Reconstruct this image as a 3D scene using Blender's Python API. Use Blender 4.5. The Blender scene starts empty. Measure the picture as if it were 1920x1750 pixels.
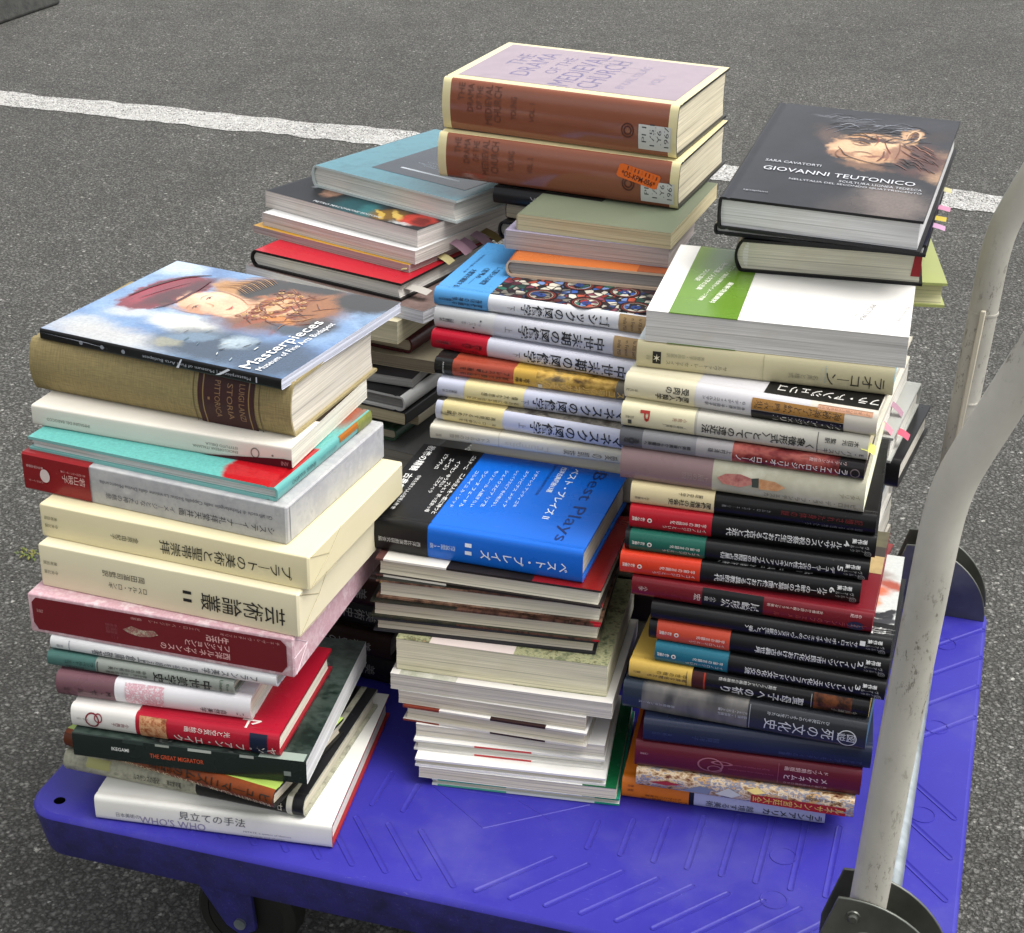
import bpy, bmesh, math, random
from math import radians as R, sin, cos, pi, sqrt
from mathutils import Vector, Matrix
random.seed(11)
scene = bpy.context.scene
COL = scene.collection
PH = 0.20            # height of the truck deck above the asphalt

# ------------------------------------------------------------------ camera, world, sun, exposure
def setup_view():
    cd = bpy.data.cameras.new("camera"); cam = bpy.data.objects.new("camera", cd); COL.objects.link(cam)
    p, r = R(26.0), R(1.0)
    fwd = Vector((0, cos(p), -sin(p))); right = Vector((1, 0, 0)); up = right.cross(fwd)
    rx = right * cos(r) + up * sin(r); ux = -right * sin(r) + up * cos(r)
    m = Matrix((rx, ux, -fwd)).transposed().to_4x4(); m.translation = (0, 0, 1.15 * .857 + PH)
    cam.matrix_world = m
    cd.sensor_width = 36; cd.lens = 3200 / 1920 * 36; cd.clip_end = 500; cd.clip_start = .05
    cd.dof.use_dof = False; cd.dof.focus_distance = 1.62; cd.dof.aperture_fstop = 22
    scene.camera = cam
    w = bpy.data.worlds.new("World"); scene.world = w; w.use_nodes = True
    nt = w.node_tree; bg = nt.nodes["Background"]
    sky = nt.nodes.new("ShaderNodeTexSky"); sky.sky_type = 'NISHITA'; sky.sun_disc = False
    sky.sun_elevation = R(SUN_EL); sky.sun_rotation = R(SUN_AZ)
    sky.air_density = 1.0; sky.dust_density = 4.0; sky.ozone_density = 1.0
    hs = nt.nodes.new("ShaderNodeHueSaturation"); hs.inputs['Saturation'].default_value = .12
    nt.links.new(sky.outputs[0], hs.inputs['Color']); nt.links.new(hs.outputs[0], bg.inputs[0])
    bg.inputs[1].default_value = 0.145
    ld = bpy.data.lights.new("sun", 'SUN'); ld.energy = 1.5; ld.angle = R(50); ld.color = (1, .965, .92)
    lo = bpy.data.objects.new("sun", ld); COL.objects.link(lo)
    # nishita: rotation 0 = sun towards +Y, growing clockwise seen from above
    az = R(SUN_AZ); d = Vector((sin(az) * cos(R(SUN_EL)), cos(az) * cos(R(SUN_EL)), sin(R(SUN_EL))))
    lo.rotation_euler = d.to_track_quat('Z', 'Y').to_euler(); lo.location = d * 5
    scene.view_settings.view_transform = 'Standard'; scene.view_settings.look = 'None'
    scene.view_settings.gamma = 1; scene.view_settings.use_curve_mapping = False
    scene.view_settings.exposure = EXPOSURE
SUN_EL, SUN_AZ, EXPOSURE = 62, 95, 0.80
setup_view()

# ------------------------------------------------------------------ materials
def lin(h):
    h = h.lstrip('#'); o = []
    for i in (0, 2, 4):
        c = int(h[i:i + 2], 16) / 255
        o.append(c / 12.92 if c <= .04045 else ((c + .055) / 1.055) ** 2.4)
    return (*o, 1)
MC = {}
class NT:
    def __init__(s, name):
        s.m = bpy.data.materials.new(name); s.m.use_nodes = True; s.t = s.m.node_tree
        s.b = s.t.nodes["Principled BSDF"]
    def n(s, typ, **kw):
        nd = s.t.nodes.new("ShaderNode" + typ)
        for k, v in kw.items():
            if k in nd.inputs.keys() if isinstance(k, str) else False: nd.inputs[k].default_value = v
            else: setattr(nd, k, v)
        return nd
    def l(s, a, b): s.t.links.new(a, b)
    def math(s, op, a, b=None, clamp=False):
        nd = s.t.nodes.new("ShaderNodeMath"); nd.operation = op; nd.use_clamp = clamp
        for i, v in enumerate((a, b)):
            if v is None: continue
            if isinstance(v, (int, float)): nd.inputs[i].default_value = v
            else: s.l(v, nd.inputs[i])
        return nd.outputs[0]
    def mix(s, fac, a, b, mode='MIX'):
        nd = s.t.nodes.new("ShaderNodeMix"); nd.data_type = 'RGBA'; nd.blend_type = mode
        for sock, v in ((nd.inputs[0], fac), (nd.inputs[6], a), (nd.inputs[7], b)):
            if isinstance(v, (int, float, tuple)): sock.default_value = v
            else: s.l(v, sock)
        return nd.outputs[2]
    def ramp(s, fac, stops):
        nd = s.t.nodes.new("ShaderNodeValToRGB"); cr = nd.color_ramp
        while len(cr.elements) < len(stops): cr.elements.new(.5)
        for e, (p, c) in zip(cr.elements, stops):
            e.position = p; e.color = c if isinstance(c, tuple) else (c, c, c, 1)
        s.l(fac, nd.inputs[0]); return nd.outputs[0]
    def noise(s, vec, scale, detail=3, rough=.55):
        nd = s.t.nodes.new("ShaderNodeTexNoise"); nd.inputs['Scale'].default_value = scale
        nd.inputs['Detail'].default_value = detail; nd.inputs['Roughness'].default_value = rough
        if vec is not None: s.l(vec, nd.inputs['Vector'])
        return nd
    def obj(s): return s.t.nodes.new("ShaderNodeTexCoord").outputs['Object']
    def scale(s, v, sc):
        nd = s.t.nodes.new("ShaderNodeVectorMath"); nd.operation = 'MULTIPLY'; s.l(v, nd.inputs[0]); nd.inputs[1].default_value = sc
        return nd.outputs[0]
    def bump(s, h, strength, dist):
        nd = s.t.nodes.new("ShaderNodeBump"); nd.inputs['Strength'].default_value = strength; nd.inputs['Distance'].default_value = dist
        s.l(h, nd.inputs['Height']); s.l(nd.outputs[0], s.b.inputs['Normal'])

def paper(hx, rough=.42, coat=0.0, var=.07, name='printed_paper', spec=.26):
    """printed, coated or plain paper / board with slight handling wear"""
    k = ('p', hx, rough, coat, var, spec)
    if k in MC: return MC[k]
    q = NT(name); v = q.obj(); c = lin(hx)
    n1 = q.noise(v, 14, 4); n2 = q.noise(v, 160, 3, .7)
    dark = tuple(x * (1 - var * 1.6) for x in c[:3]) + (1,); lite = tuple(min(1, x * (1 + var) + .004) for x in c[:3]) + (1,)
    col = q.mix(n1.outputs[0], dark, lite)
    wear = q.ramp(n2.outputs[0], [(.70, 0.0), (.78, 1.0)])
    col = q.mix(q.math('MULTIPLY', wear, .10), col, (.55, .52, .48, 1))
    q.l(col, q.b.inputs['Base Color'])
    q.l(q.ramp(n1.outputs[0], [(.25, max(.05, rough - .09)), (.75, min(1, rough + .1))]), q.b.inputs['Roughness'])
    q.b.inputs['Specular IOR Level'].default_value = spec
    if coat: q.b.inputs['Coat Weight'].default_value = coat * .55; q.b.inputs['Coat Roughness'].default_value = .14
    q.bump(q.noise(v, 35, 3).outputs[0], .12, .0012)
    MC[k] = q.m; return q.m
def cloth(hx, name='book_cloth'):
    k = ('c', hx)
    if k in MC: return MC[k]
    q = NT(name); v = q.obj(); c = lin(hx)
    a = q.noise(q.scale(v, (1500, 90, 90)), 1, 1); b = q.noise(q.scale(v, (90, 1500, 1500)), 1, 1)
    f = q.math('MULTIPLY', q.math('ADD', a.outputs[0], b.outputs[0]), .5)
    big = q.noise(v, 18, 3)
    col = q.mix(q.ramp(f, [(.36, 0.0), (.64, 1.0)]), tuple(x * .72 for x in c[:3]) + (1,), tuple(min(1, x * 1.2) for x in c[:3]) + (1,))
    col = q.mix(q.math('MULTIPLY', big.outputs[0], .35), col, tuple(x * .8 for x in c[:3]) + (1,))
    q.l(col, q.b.inputs['Base Color']); q.b.inputs['Roughness'].default_value = .75
    q.bump(f, .4, .0005)
    MC[k] = q.m; return q.m
def pages(hx, name='page_edges'):
    k = ('g', hx)
    if k in MC: return MC[k]
    q = NT(name); v = q.obj(); c = lin(hx)
    a = q.noise(q.scale(v, (6, 6, 1300)), 1, 2, .8); b = q.noise(q.scale(v, (3, 3, 230)), 1, 3, .7); d = q.noise(v, 30, 3)
    f = q.math('ADD', q.math('MULTIPLY', a.outputs[0], .55), q.math('MULTIPLY', b.outputs[0], .45))
    col = q.mix(q.ramp(f, [(.38, 0.0), (.62, 1.0)]), tuple(x * .70 for x in c[:3]) + (1,), tuple(min(1, x * 1.14) for x in c[:3]) + (1,))
    col = q.mix(q.ramp(d.outputs[0], [(.55, 0.0), (.75, .25)]), col, tuple(x * y for x, y in zip(c[:3], (.8, .74, .62))) + (1,))
    gp = q.noise(q.scale(v, (5, 5, 620)), 1, 0); col = q.mix(q.ramp(gp.outputs[0], [(.66, 0.0), (.72, .5)]), col, tuple(x * .42 for x in c[:3]) + (1,))
    q.l(col, q.b.inputs['Base Color']); q.b.inputs['Roughness'].default_value = .8
    q.b.inputs['Specular IOR Level'].default_value = .2
    q.bump(f, .5, .0006)
    MC[k] = q.m; return q.m
def mottled(name, cols, scale=40, rough=.4, stretch=(1, 1, 1), detail=5, coat=0, contrast=(.3, .7)):
    """printed pattern that runs through a list of colours"""
    k = ('m', name, tuple(cols), scale, stretch)
    if k in MC: return MC[k]
    q = NT(name); v = q.scale(q.obj(), stretch); n = q.noise(v, scale, detail, .65); n2 = q.noise(v, scale * 4.3, 3)
    f = q.math('ADD', q.math('MULTIPLY', n.outputs[0], .75), q.math('MULTIPLY', n2.outputs[0], .25))
    lo, hi = contrast
    q.l(q.ramp(f, [(lo + (hi - lo) * i / (len(cols) - 1), lin(c)) for i, c in enumerate(cols)]), q.b.inputs['Base Color'])
    q.b.inputs['Roughness'].default_value = rough; q.b.inputs['Specular IOR Level'].default_value = .26
    if coat: q.b.inputs['Coat Weight'].default_value = coat * .5; q.b.inputs['Coat Roughness'].default_value = .1
    MC[k] = q.m; return q.m
def glassbits(name, cols, scale, ground='#15131a', rough=.35, width=.1):
    """stained glass picture: coloured cells between dark leading"""
    q = NT(name); v = q.obj()
    vo = q.t.nodes.new("ShaderNodeTexVoronoi"); vo.inputs['Scale'].default_value = scale; q.l(v, vo.inputs['Vector'])
    ed = q.t.nodes.new("ShaderNodeTexVoronoi"); ed.feature = 'DISTANCE_TO_EDGE'; ed.inputs['Scale'].default_value = scale; q.l(v, ed.inputs['Vector'])
    sep = q.t.nodes.new("ShaderNodeSeparateColor"); q.l(vo.outputs['Color'], sep.inputs[0])
    col = q.ramp(sep.outputs[0], [(i / len(cols), lin(c)) for i, c in enumerate(cols)])
    q.t.nodes[-1].color_ramp.interpolation = 'CONSTANT'
    big = q.noise(v, 28, 2)
    col = q.mix(q.ramp(big.outputs[0], [(.45, 0.0), (.55, .75)]), col, lin(ground))
    m = q.ramp(ed.outputs['Distance'], [(width * .5, 0.0), (width, 1.0)])
    q.l(q.mix(m, lin(ground), col), q.b.inputs['Base Color']); q.b.inputs['Roughness'].default_value = rough
    return q.m
def picture(name, ground, blobs, warp=.01, wscale=45, rough=.3, coat=0.0, grain=.25):
    """painting-like print: soft, ragged colour patches. blob = (x, y, rx, ry, angle, colour, softness, opacity) in metres on the cover"""
    q = NT(name); v = q.obj()
    n = q.noise(v, wscale, 4, .6); sub = q.t.nodes.new("ShaderNodeVectorMath"); sub.operation = 'SUBTRACT'
    q.l(n.outputs['Color'], sub.inputs[0]); sub.inputs[1].default_value = (.5, .5, .5)
    sc = q.scale(sub.outputs[0], (warp * 2, warp * 2, 0)); ad = q.t.nodes.new("ShaderNodeVectorMath"); q.l(v, ad.inputs[0]); q.l(sc, ad.inputs[1]); p = ad.outputs[0]
    if isinstance(ground, str): col = lin(ground)
    else:
        gn = q.noise(v, ground[0], 4, .6); col = q.ramp(gn.outputs[0], [(.3 + .4 * i / (len(ground) - 2), lin(c)) for i, c in enumerate(ground[1:])])
    for bl in blobs:
        x, y, rx, ry, an, c = bl[:6]; soft = bl[6] if len(bl) > 6 else .25; op = bl[7] if len(bl) > 7 else 1
        mp = q.t.nodes.new("ShaderNodeMapping"); mp.vector_type = 'TEXTURE'
        mp.inputs['Location'].default_value = (x, y, 0); mp.inputs['Rotation'].default_value = (0, 0, R(an)); mp.inputs['Scale'].default_value = (rx, ry, 1e6)
        q.l(p, mp.inputs['Vector'])
        ln = q.t.nodes.new("ShaderNodeVectorMath"); ln.operation = 'LENGTH'; q.l(mp.outputs[0], ln.inputs[0])
        mr = q.t.nodes.new("ShaderNodeMapRange"); mr.interpolation_type = 'SMOOTHSTEP'
        mr.inputs[1].default_value = 1 + soft; mr.inputs[2].default_value = 1 - soft; mr.inputs[3].default_value = 0; mr.inputs[4].default_value = op
        q.l(ln.outputs['Value'], mr.inputs[0]); col = q.mix(mr.outputs[0], col, lin(c))
    if grain:
        g = q.noise(v, 320, 3, .7); col = q.mix(grain, col, q.ramp(g.outputs[0], [(.3, .25), (.7, .8)]), 'OVERLAY')
    if not isinstance(col, tuple): q.l(col, q.b.inputs['Base Color'])
    q.b.inputs['Roughness'].default_value = rough; q.b.inputs['Specular IOR Level'].default_value = .28
    if coat: q.b.inputs['Coat Weight'].default_value = coat * .6; q.b.inputs['Coat Roughness'].default_value = .06
    q.bump(q.noise(v, 22, 3).outputs[0], .15, .002)
    return q.m
INK = {}
def ink(hx):
    if hx not in INK:
        q = NT('ink'); q.b.inputs['Base Color'].default_value = lin(hx); q.b.inputs['Roughness'].default_value = .4; INK[hx] = q.m
    return INK[hx]

# ------------------------------------------------------------------ object helpers
def empty(name, label, cat, loc=(0, 0, 0), rot=(0, 0, 0), group=None):
    o = bpy.data.objects.new(name, None); COL.objects.link(o); o.location = loc; o.rotation_euler = rot
    o.empty_display_size = .03; o['label'] = label; o['category'] = cat
    if group: o['group'] = group
    return o
class MB:
    """collects faces with material slots and links them as ONE mesh object"""
    def __init__(s): s.v = []; s.f = []; s.mi = []; s.sm = []; s.mats = []
    def mat(s, m):
        if m not in s.mats: s.mats.append(m)
        return s.mats.index(m)
    def add(s, vs, fs, m, smooth=False):
        o = len(s.v); s.v += [tuple(v) for v in vs]; i = s.mat(m)
        for f in fs: s.f.append([o + k for k in f]); s.mi.append(i); s.sm.append(smooth)
    def build(s, name, parent=None, angle=38, bevel=0, segs=2, weld=False):
        if weld:
            key = {}; mp = []
            for p in s.v: mp.append(key.setdefault((round(p[0], 6), round(p[1], 6), round(p[2], 6)), len(key)))
            nv = [None] * len(key)
            for p, i in zip(s.v, mp): nv[i] = p
            s.v = nv; ff = []; keep = []
            for i, f in enumerate(s.f):
                g_ = [mp[k] for k in f]; h_ = [g_[k] for k in range(len(g_)) if g_[k] != g_[k - 1]]
                if len(set(h_)) >= 3 and len(set(h_)) == len(h_): ff.append(h_); keep.append(i)
            s.f = ff; s.mi = [s.mi[i] for i in keep]; s.sm = [s.sm[i] for i in keep]
        me = bpy.data.meshes.new(name); me.from_pydata(s.v, [], s.f)
        for m in s.mats: me.materials.append(m)
        me.polygons.foreach_set('material_index', s.mi); me.polygons.foreach_set('use_smooth', s.sm)
        me.validate(); me.update()
        try: me.set_sharp_from_angle(angle=R(angle))
        except Exception: pass
        o = bpy.data.objects.new(name, me); COL.objects.link(o)
        if parent: o.parent = parent
        if bevel:
            b = o.modifiers.new('bevel', 'BEVEL'); b.width = bevel; b.segments = segs; b.limit_method = 'ANGLE'; b.angle_limit = R(40)
        return o
def box_vf(x0, x1, y0, y1, z0, z1):
    return ([(x0, y0, z0), (x1, y0, z0), (x1, y1, z0), (x0, y1, z0), (x0, y0, z1), (x1, y0, z1), (x1, y1, z1), (x0, y1, z1)],
            [(0, 3, 2, 1), (4, 5, 6, 7), (0, 1, 5, 4), (1, 2, 6, 5), (2, 3, 7, 6), (3, 0, 4, 7)])
def tube_vf(pts, r, n=20, caps=True):
    pts = [Vector(p) for p in pts]; vs = []; fs = []
    prev = None
    for i, p in enumerate(pts):
        t = (pts[min(i + 1, len(pts) - 1)] - pts[max(i - 1, 0)]).normalized()
        if prev is None:
            u = t.orthogonal().normalized()
        else:
            u = (prev - t * prev.dot(t)).normalized()
        prev = u; w = t.cross(u); rr = r[i] if isinstance(r, (list, tuple)) else r
        for k in range(n):
            a = 2 * pi * k / n; vs.append(p + (u * cos(a) + w * sin(a)) * rr)
    for i in range(len(pts) - 1):
        for k in range(n):
            k2 = (k + 1) % n; fs.append((i * n + k, i * n + k2, (i + 1) * n + k2, (i + 1) * n + k))
    if caps: fs.append(tuple(range(n))[::-1]); fs.append(tuple((len(pts) - 1) * n + k for k in range(n)))
    return vs, fs

TXT = {}
def glyphs(s, bold=False):
    """text as triangles, normalised to the unit box"""
    if (s, bold) in TXT: return TXT[(s, bold)]
    c = bpy.data.curves.new('text', 'FONT'); c.body = s; c.resolution_u = 2; c.space_line = 1.0
    c.align_x = 'CENTER' if '\n' in s else 'LEFT'
    if bold: c.offset = .012
    o = bpy.data.objects.new('text', c); COL.objects.link(o)
    dg = bpy.context.evaluated_depsgraph_get(); me = bpy.data.meshes.new_from_object(o.evaluated_get(dg))
    vs = [(v.co.x, v.co.y) for v in me.vertices]; fs = [tuple(p.vertices) for p in me.polygons]
    bpy.data.objects.remove(o); bpy.data.curves.remove(c); bpy.data.meshes.remove(me)
    x0 = min(v[0] for v in vs); x1 = max(v[0] for v in vs); y0 = min(v[1] for v in vs); y1 = max(v[1] for v in vs)
    vs = [((x - (x0 + x1) / 2) / max(x1 - x0, 1e-6), (y - (y0 + y1) / 2) / max(y1 - y0, 1e-6)) for x, y in vs]
    TXT[(s, bold)] = (vs, fs); return vs, fs
def column(s): return '\n'.join('｜' if ch in 'ー―' else ch for ch in s)

# ------------------------------------------------------------------ decal specs
# spine decals: u 0..1 along the spine as seen, v 0..1 up the spine
def V(s, u0, u1, v, h, col, bold=False): return ('v', s, u0, u1, v, h, col, bold)      # Japanese column, first sign at u0 (right)
def S(s, u0, u1, v, h, col, rot=0, bold=False): return ('h', s, u0, u1, v, h, col, rot, bold)  # line of text filling u0..u1
def A(s, u, v0, v1, wid, col, bold=False): return ('a', s, u, v0, v1, wid, col, bold)   # line across the spine, signs' tops to the right, read downwards
def Q(u0, u1, v0, v1, m): return ('q', u0, u1, v0, v1, m)                              # rectangle
def O(u, v, ru, rv, m, hole=0): return ('o', u, v, ru, rv, m, hole)                     # ellipse, radii in metres
# cover decals: x, y 0..1 on the top cover, seen with the front edge towards the viewer
def T(s, x, y, length, height, rot, col, bold=False): return ('t', s, x, y, length, height, rot, col, bold)
def TV(s, x, y, length, height, rot, col, bold=False): return ('t', column(s), x, y, length, height, rot, col, bold)
def PO(pts, m): return ('p', pts, m)                                                   # free polygon on the spine
def SR(s, u, v, length, height, rot, col, bold=False): return ('r', s, u, v, length, height, rot, col, bold)  # text at any angle on the spine, metres
def TS(pts, wd, m, taper=1): return ('ts', pts, wd, m, taper)                                # brush stroke on the cover, width in metres
def TP(pts, m): return ('tp', pts, m)
def TQ(x0, x1, y0, y1, m): return ('tq', x0, x1, y0, y1, m)
def TO(x, y, rx, ry, m, rot=0, hole=0): return ('to', x, y, rx, ry, m, rot, hole)

GROUP = {'FL': 'books in the front left stack', 'FC': 'books in the front middle stack', 'FR': 'books in the front right stack',
         'BC': 'books in the rear middle stack', 'BL': 'books in the rear left stack', 'BR': 'books in the rear right stack'}
BOOKS = {}
def book(key, label, place, d, cover, spine='F', kind='hard', pg='#e9e2d0', bands=(), obi=(), decals=(), cdecals=(), edge=None,
         bulge=None, topmat=None, backmat=None, tabs=(), tilt=(0, 0), cat='book', name='book', concave=None, groove=True, board=.0027, spinemat=None, sag=0, edgebands=()):
    x, y, yaw, w, z0, t = place
    root = empty(name, label, cat, (x, y, PH + z0), (R(tilt[0]), R(-tilt[1]), R(yaw)), GROUP[key[:2]])
    BOOKS[key] = root
    hard = kind == 'hard'
    Ls, W = (w, d) if spine in 'FB' else (d, w)
    def fin(p):
        a, b, c = p
        if spine == 'F': q = (a, b, c)
        elif spine == 'B': q = (w - a, d - b, c)
        elif spine == 'L': q = (b, Ls - a, c)
        else: q = (w - b, a, c)
        if sag: q = (q[0], q[1], q[2] + sag * (4 * (q[0] / w - .5) ** 2 - .4) * (1 if True else 0))
        return q
    rs = random.Random(key)
    if kind == 'soft' and not sag: sag = rs.uniform(.0002, .0008)
    bt = board if hard else .0005
    sq = .0032 if hard else .0
    b = bulge if bulge is not None else (.0035 if hard else .0005)
    b = min(b, t * .25)
    cr = min(.0028 if hard else .0012, t * .3)
    edge = edge or cover
    # outer profile (y, z), from the lower fore-edge round the spine to the upper fore-edge
    NS = 10
    def spine_y(z):
        v = z / t; yy = b * (2 * v - 1) ** 2; e = min(z, t - z)
        if e < cr: yy += cr - sqrt(max(0, cr * cr - (cr - e) ** 2))
        return yy
    sp = []
    for i in range(NS + 1):
        v = i / NS; v = .5 - .5 * cos(pi * v); sp.append((spine_y(v * t), v * t))
    gy = [.006 + b, .0085 + b, .011 + b]; gd = .0009 if (hard and groove) else 0
    bot = [(W, 0), (W * .5, 0), (gy[2], 0), (gy[1], gd), (gy[0], 0)]
    top = [(gy[0], t), (gy[1], t - gd), (gy[2], t), (W * .5, t), (W, t)]
    prof = bot + sp + top
    ths = .0022 if hard else .0005
    def inner(p):
        yy, zz = p
        return (min(W, yy + (ths if zz > 1e-6 and zz < t - 1e-6 and yy < b + cr + 1e-4 else 0) + (ths if (zz <= 1e-6 or zz >= t - 1e-6) and yy < .006 else 0)), min(max(zz, bt), t - bt))
    pin = [inner(p) for p in prof]
    cuts = sorted(set([0, 1] + [q for bd in tuple(bands) + tuple(edgebands) for q in bd[:2]] + [.25, .5, .75]))
    mb = MB()
    n = len(prof)
    tm = topmat or cover; bm = backmat or cover
    def seg_mat(u0, u1, i):
        for bd in bands:
            if bd[0] <= u0 + 1e-6 and bd[1] >= u1 - 1e-6: return bd[2]
        if i >= len(bot) + len(sp) - 1: return tm
        if i < len(bot): return bm
        return spinemat or cover
    for u0, u1 in zip(cuts[:-1], cuts[1:]):
        for i in range(n - 1):
            quad = [(u0 * Ls, *prof[i]), (u0 * Ls, *prof[i + 1]), (u1 * Ls, *prof[i + 1]), (u1 * Ls, *prof[i])]
            mb.add([fin(q) for q in quad], [(0, 1, 2, 3)], seg_mat(u0, u1, i), True)
            quad = [(u0 * Ls, *pin[i]), (u1 * Ls, *pin[i]), (u1 * Ls, *pin[i + 1]), (u0 * Ls, *pin[i + 1])]
            mb.add([fin(q) for q in quad], [(0, 1, 2, 3)], edge)
    for xx, flip in ((0, 0), (Ls, 1)):
        for i in range(n - 1):
            quad = [(xx, *prof[i]), (xx, *pin[i]), (xx, *pin[i + 1]), (xx, *prof[i + 1])]
            mb.add([fin(q) for q in (quad[::-1] if flip else quad)], [(0, 1, 2, 3)], edge)
    for u0, u1 in zip(cuts[:-1], cuts[1:]):
        em = next((bd[2] for bd in tuple(edgebands) + tuple(bands) if bd[0] <= u0 + 1e-6 and bd[1] >= u1 - 1e-6), edge)
        for i in (0, n - 1):
            quad = [(u0 * Ls, *prof[i]), (u1 * Ls, *prof[i]), (u1 * Ls, *pin[i]), (u0 * Ls, *pin[i])]
            mb.add([fin(q) for q in quad], [(0, 1, 2, 3)], em)
    # ---- decals
    lay = [0]
    def eps(): lay[0] += 1; return .00022 + .000004 * lay[0]
    def spine_pt(u, v, e):
        v = min(max(v, .0), 1); z = v * t; zc = min(max(z, t * .04), t * .96)
        return fin((u * Ls, spine_y(zc) - e - .00022, z))
    def topp(xf, yf, e):
        p = (xf * w, yf * d, t + e)
        if sag: p = (p[0], p[1], p[2] + sag * (4 * (xf - .5) ** 2 - .4))
        return p
    def put(mbx, vs, fs, m, fn):
        mbx.add([fn(*q) for q in vs], fs, m)
    def do(mbx, dl, e0=0):
        k = dl[0]; e = eps() + e0
        if k == 'v':
            _, s, u0, u1, v, h, c, bo = dl; vs, fs = glyphs(column(s), bo); L = abs(u0 - u1)
            put(mbx, [((u0 + u1) / 2 + yv * L, v - xv * h) for xv, yv in vs], fs, ink(c), lambda a, bb: spine_pt(a, bb, e))
        elif k == 'h':
            _, s, u0, u1, v, h, c, rot, bo = dl; vs, fs = glyphs(s, bo); L = u1 - u0; sg = -1 if rot == 180 else 1
            put(mbx, [((u0 + u1) / 2 + sg * xv * L, v + sg * yv * h) for xv, yv in vs], fs, ink(c), lambda a, bb: spine_pt(a, bb, e))
        elif k == 'a':
            _, s, u, v0, v1, wid, c, bo = dl; vs, fs = glyphs(s, bo)
            put(mbx, [(u + yv * wid, (v0 + v1) / 2 - xv * (v0 - v1)) for xv, yv in vs], fs, ink(c), lambda a, bb: spine_pt(a, bb, e))
        elif k == 'p':
            put(mbx, dl[1], [tuple(range(len(dl[1])))], dl[2], lambda a, bb: spine_pt(a, bb, e + .0004))
        elif k == 'r':
            _, s, u, v, Lg, hg, an, c, bo = dl; vs, fs = glyphs(s, bo); ca, sa = cos(R(an)), sin(R(an))
            put(mbx, [(u + (xv * Lg * ca - yv * hg * sa) / Ls, v + (xv * Lg * sa + yv * hg * ca) / t) for xv, yv in vs], fs, ink(c), lambda a, bb: spine_pt(a, bb, e + .0005))
        elif k == 'q':
            _, u0, u1, v0, v1, m = dl; N = 8
            vs = [(uu, v0 + (v1 - v0) * i / N) for i in range(N + 1) for uu in (u0, u1)]
            put(mbx, vs, [(2 * i, 2 * i + 1, 2 * i + 3, 2 * i + 2) for i in range(N)], m, lambda a, bb: spine_pt(a, bb, e))
        elif k in ('o', 'to'):
            if k == 'o': _, u, v, ru, rv, m, hole = dl; an = 0
            else: _, u, v, ru, rv, m, an, hole = dl
            N = 28; ca, sa = cos(R(an)), sin(R(an)); vs = []
            den = (Ls, t) if k == 'o' else (w, d)
            for i in range(N):
                q = 2 * pi * i / N; px, py = ru * cos(q), rv * sin(q)
                vs.append((u + (px * ca - py * sa) / den[0], v + (px * sa + py * ca) / den[1]))
                if hole: px *= hole; py *= hole; vs.append((u + (px * ca - py * sa) / den[0], v + (px * sa + py * ca) / den[1]))
            fs = [tuple(range(N))] if not hole else [(2 * i, (2 * i + 2) % (2 * N), (2 * i + 3) % (2 * N), 2 * i + 1) for i in range(N)]
            put(mbx, vs, fs, m, (lambda a, bb: spine_pt(a, bb, e)) if k == 'o' else (lambda a, bb: topp(a, bb, e)))
        elif k == 't':
            _, s, xf, yf, Lg, hg, an, c, bo = dl; vs, fs = glyphs(s, bo); ca, sa = cos(R(an)), sin(R(an))
            put(mbx, [(xf + (xv * Lg * ca - yv * hg * sa) / w, yf + (xv * Lg * sa + yv * hg * ca) / d) for xv, yv in vs], fs, ink(c), lambda a, bb: topp(a, bb, e))
        elif k == 'tp':
            put(mbx, dl[1], [tuple(range(len(dl[1])))], dl[2], lambda a, bb: topp(a, bb, e))
        elif k == 'ts':
            _, pts, wd, m, tp_ = dl; P = [Vector((px * w, py * d, 0)) for px, py in pts]; cv = []
            for i in range(len(P) - 1):
                p0, p1, p2, p3 = P[max(i - 1, 0)], P[i], P[i + 1], P[min(i + 2, len(P) - 1)]
                for q in range(5):
                    f_ = q / 5; cv.append(.5 * ((2 * p1) + (p2 - p0) * f_ + (2 * p0 - 5 * p1 + 4 * p2 - p3) * f_ * f_ + (3 * p1 - p0 - 3 * p2 + p3) * f_ ** 3))
            cv.append(P[-1]); N = len(cv); vs = []
            for i, c_ in enumerate(cv):
                t_ = (cv[min(i + 1, N - 1)] - cv[max(i - 1, 0)]).normalized(); nn = Vector((-t_.y, t_.x, 0)); hw = wd * .5 * (max(.12, sin(pi * (i + .5) / N)) ** .7 if tp_ else 1)
                for s_ in (1, -1): v_ = c_ + nn * hw * s_; vs.append((v_.x / w, v_.y / d))
            put(mbx, vs, [(2 * i + 1, 2 * i + 3, 2 * i + 2, 2 * i) for i in range(N - 1)], m, lambda a, bb: topp(a, bb, e))
        elif k == 'tq':
            _, x0, x1, y0, y1, m = dl
            put(mbx, [(x0, y0), (x1, y0), (x1, y1), (x0, y1)], [(0, 1, 2, 3)], m, lambda a, bb: topp(a, bb, e))
    for dl in decals: do(mb, dl)
    for dl in cdecals: do(mb, dl)
    mb.build('cover', root, weld=True, angle=50)
    # ---- page block
    pb = MB(); pm = pages(pg); NL = 12
    ya = ths + .0004
    con = concave if concave is not None else (min(.003, t * .12) if hard and b > .002 else 0)
    loops = []
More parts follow.
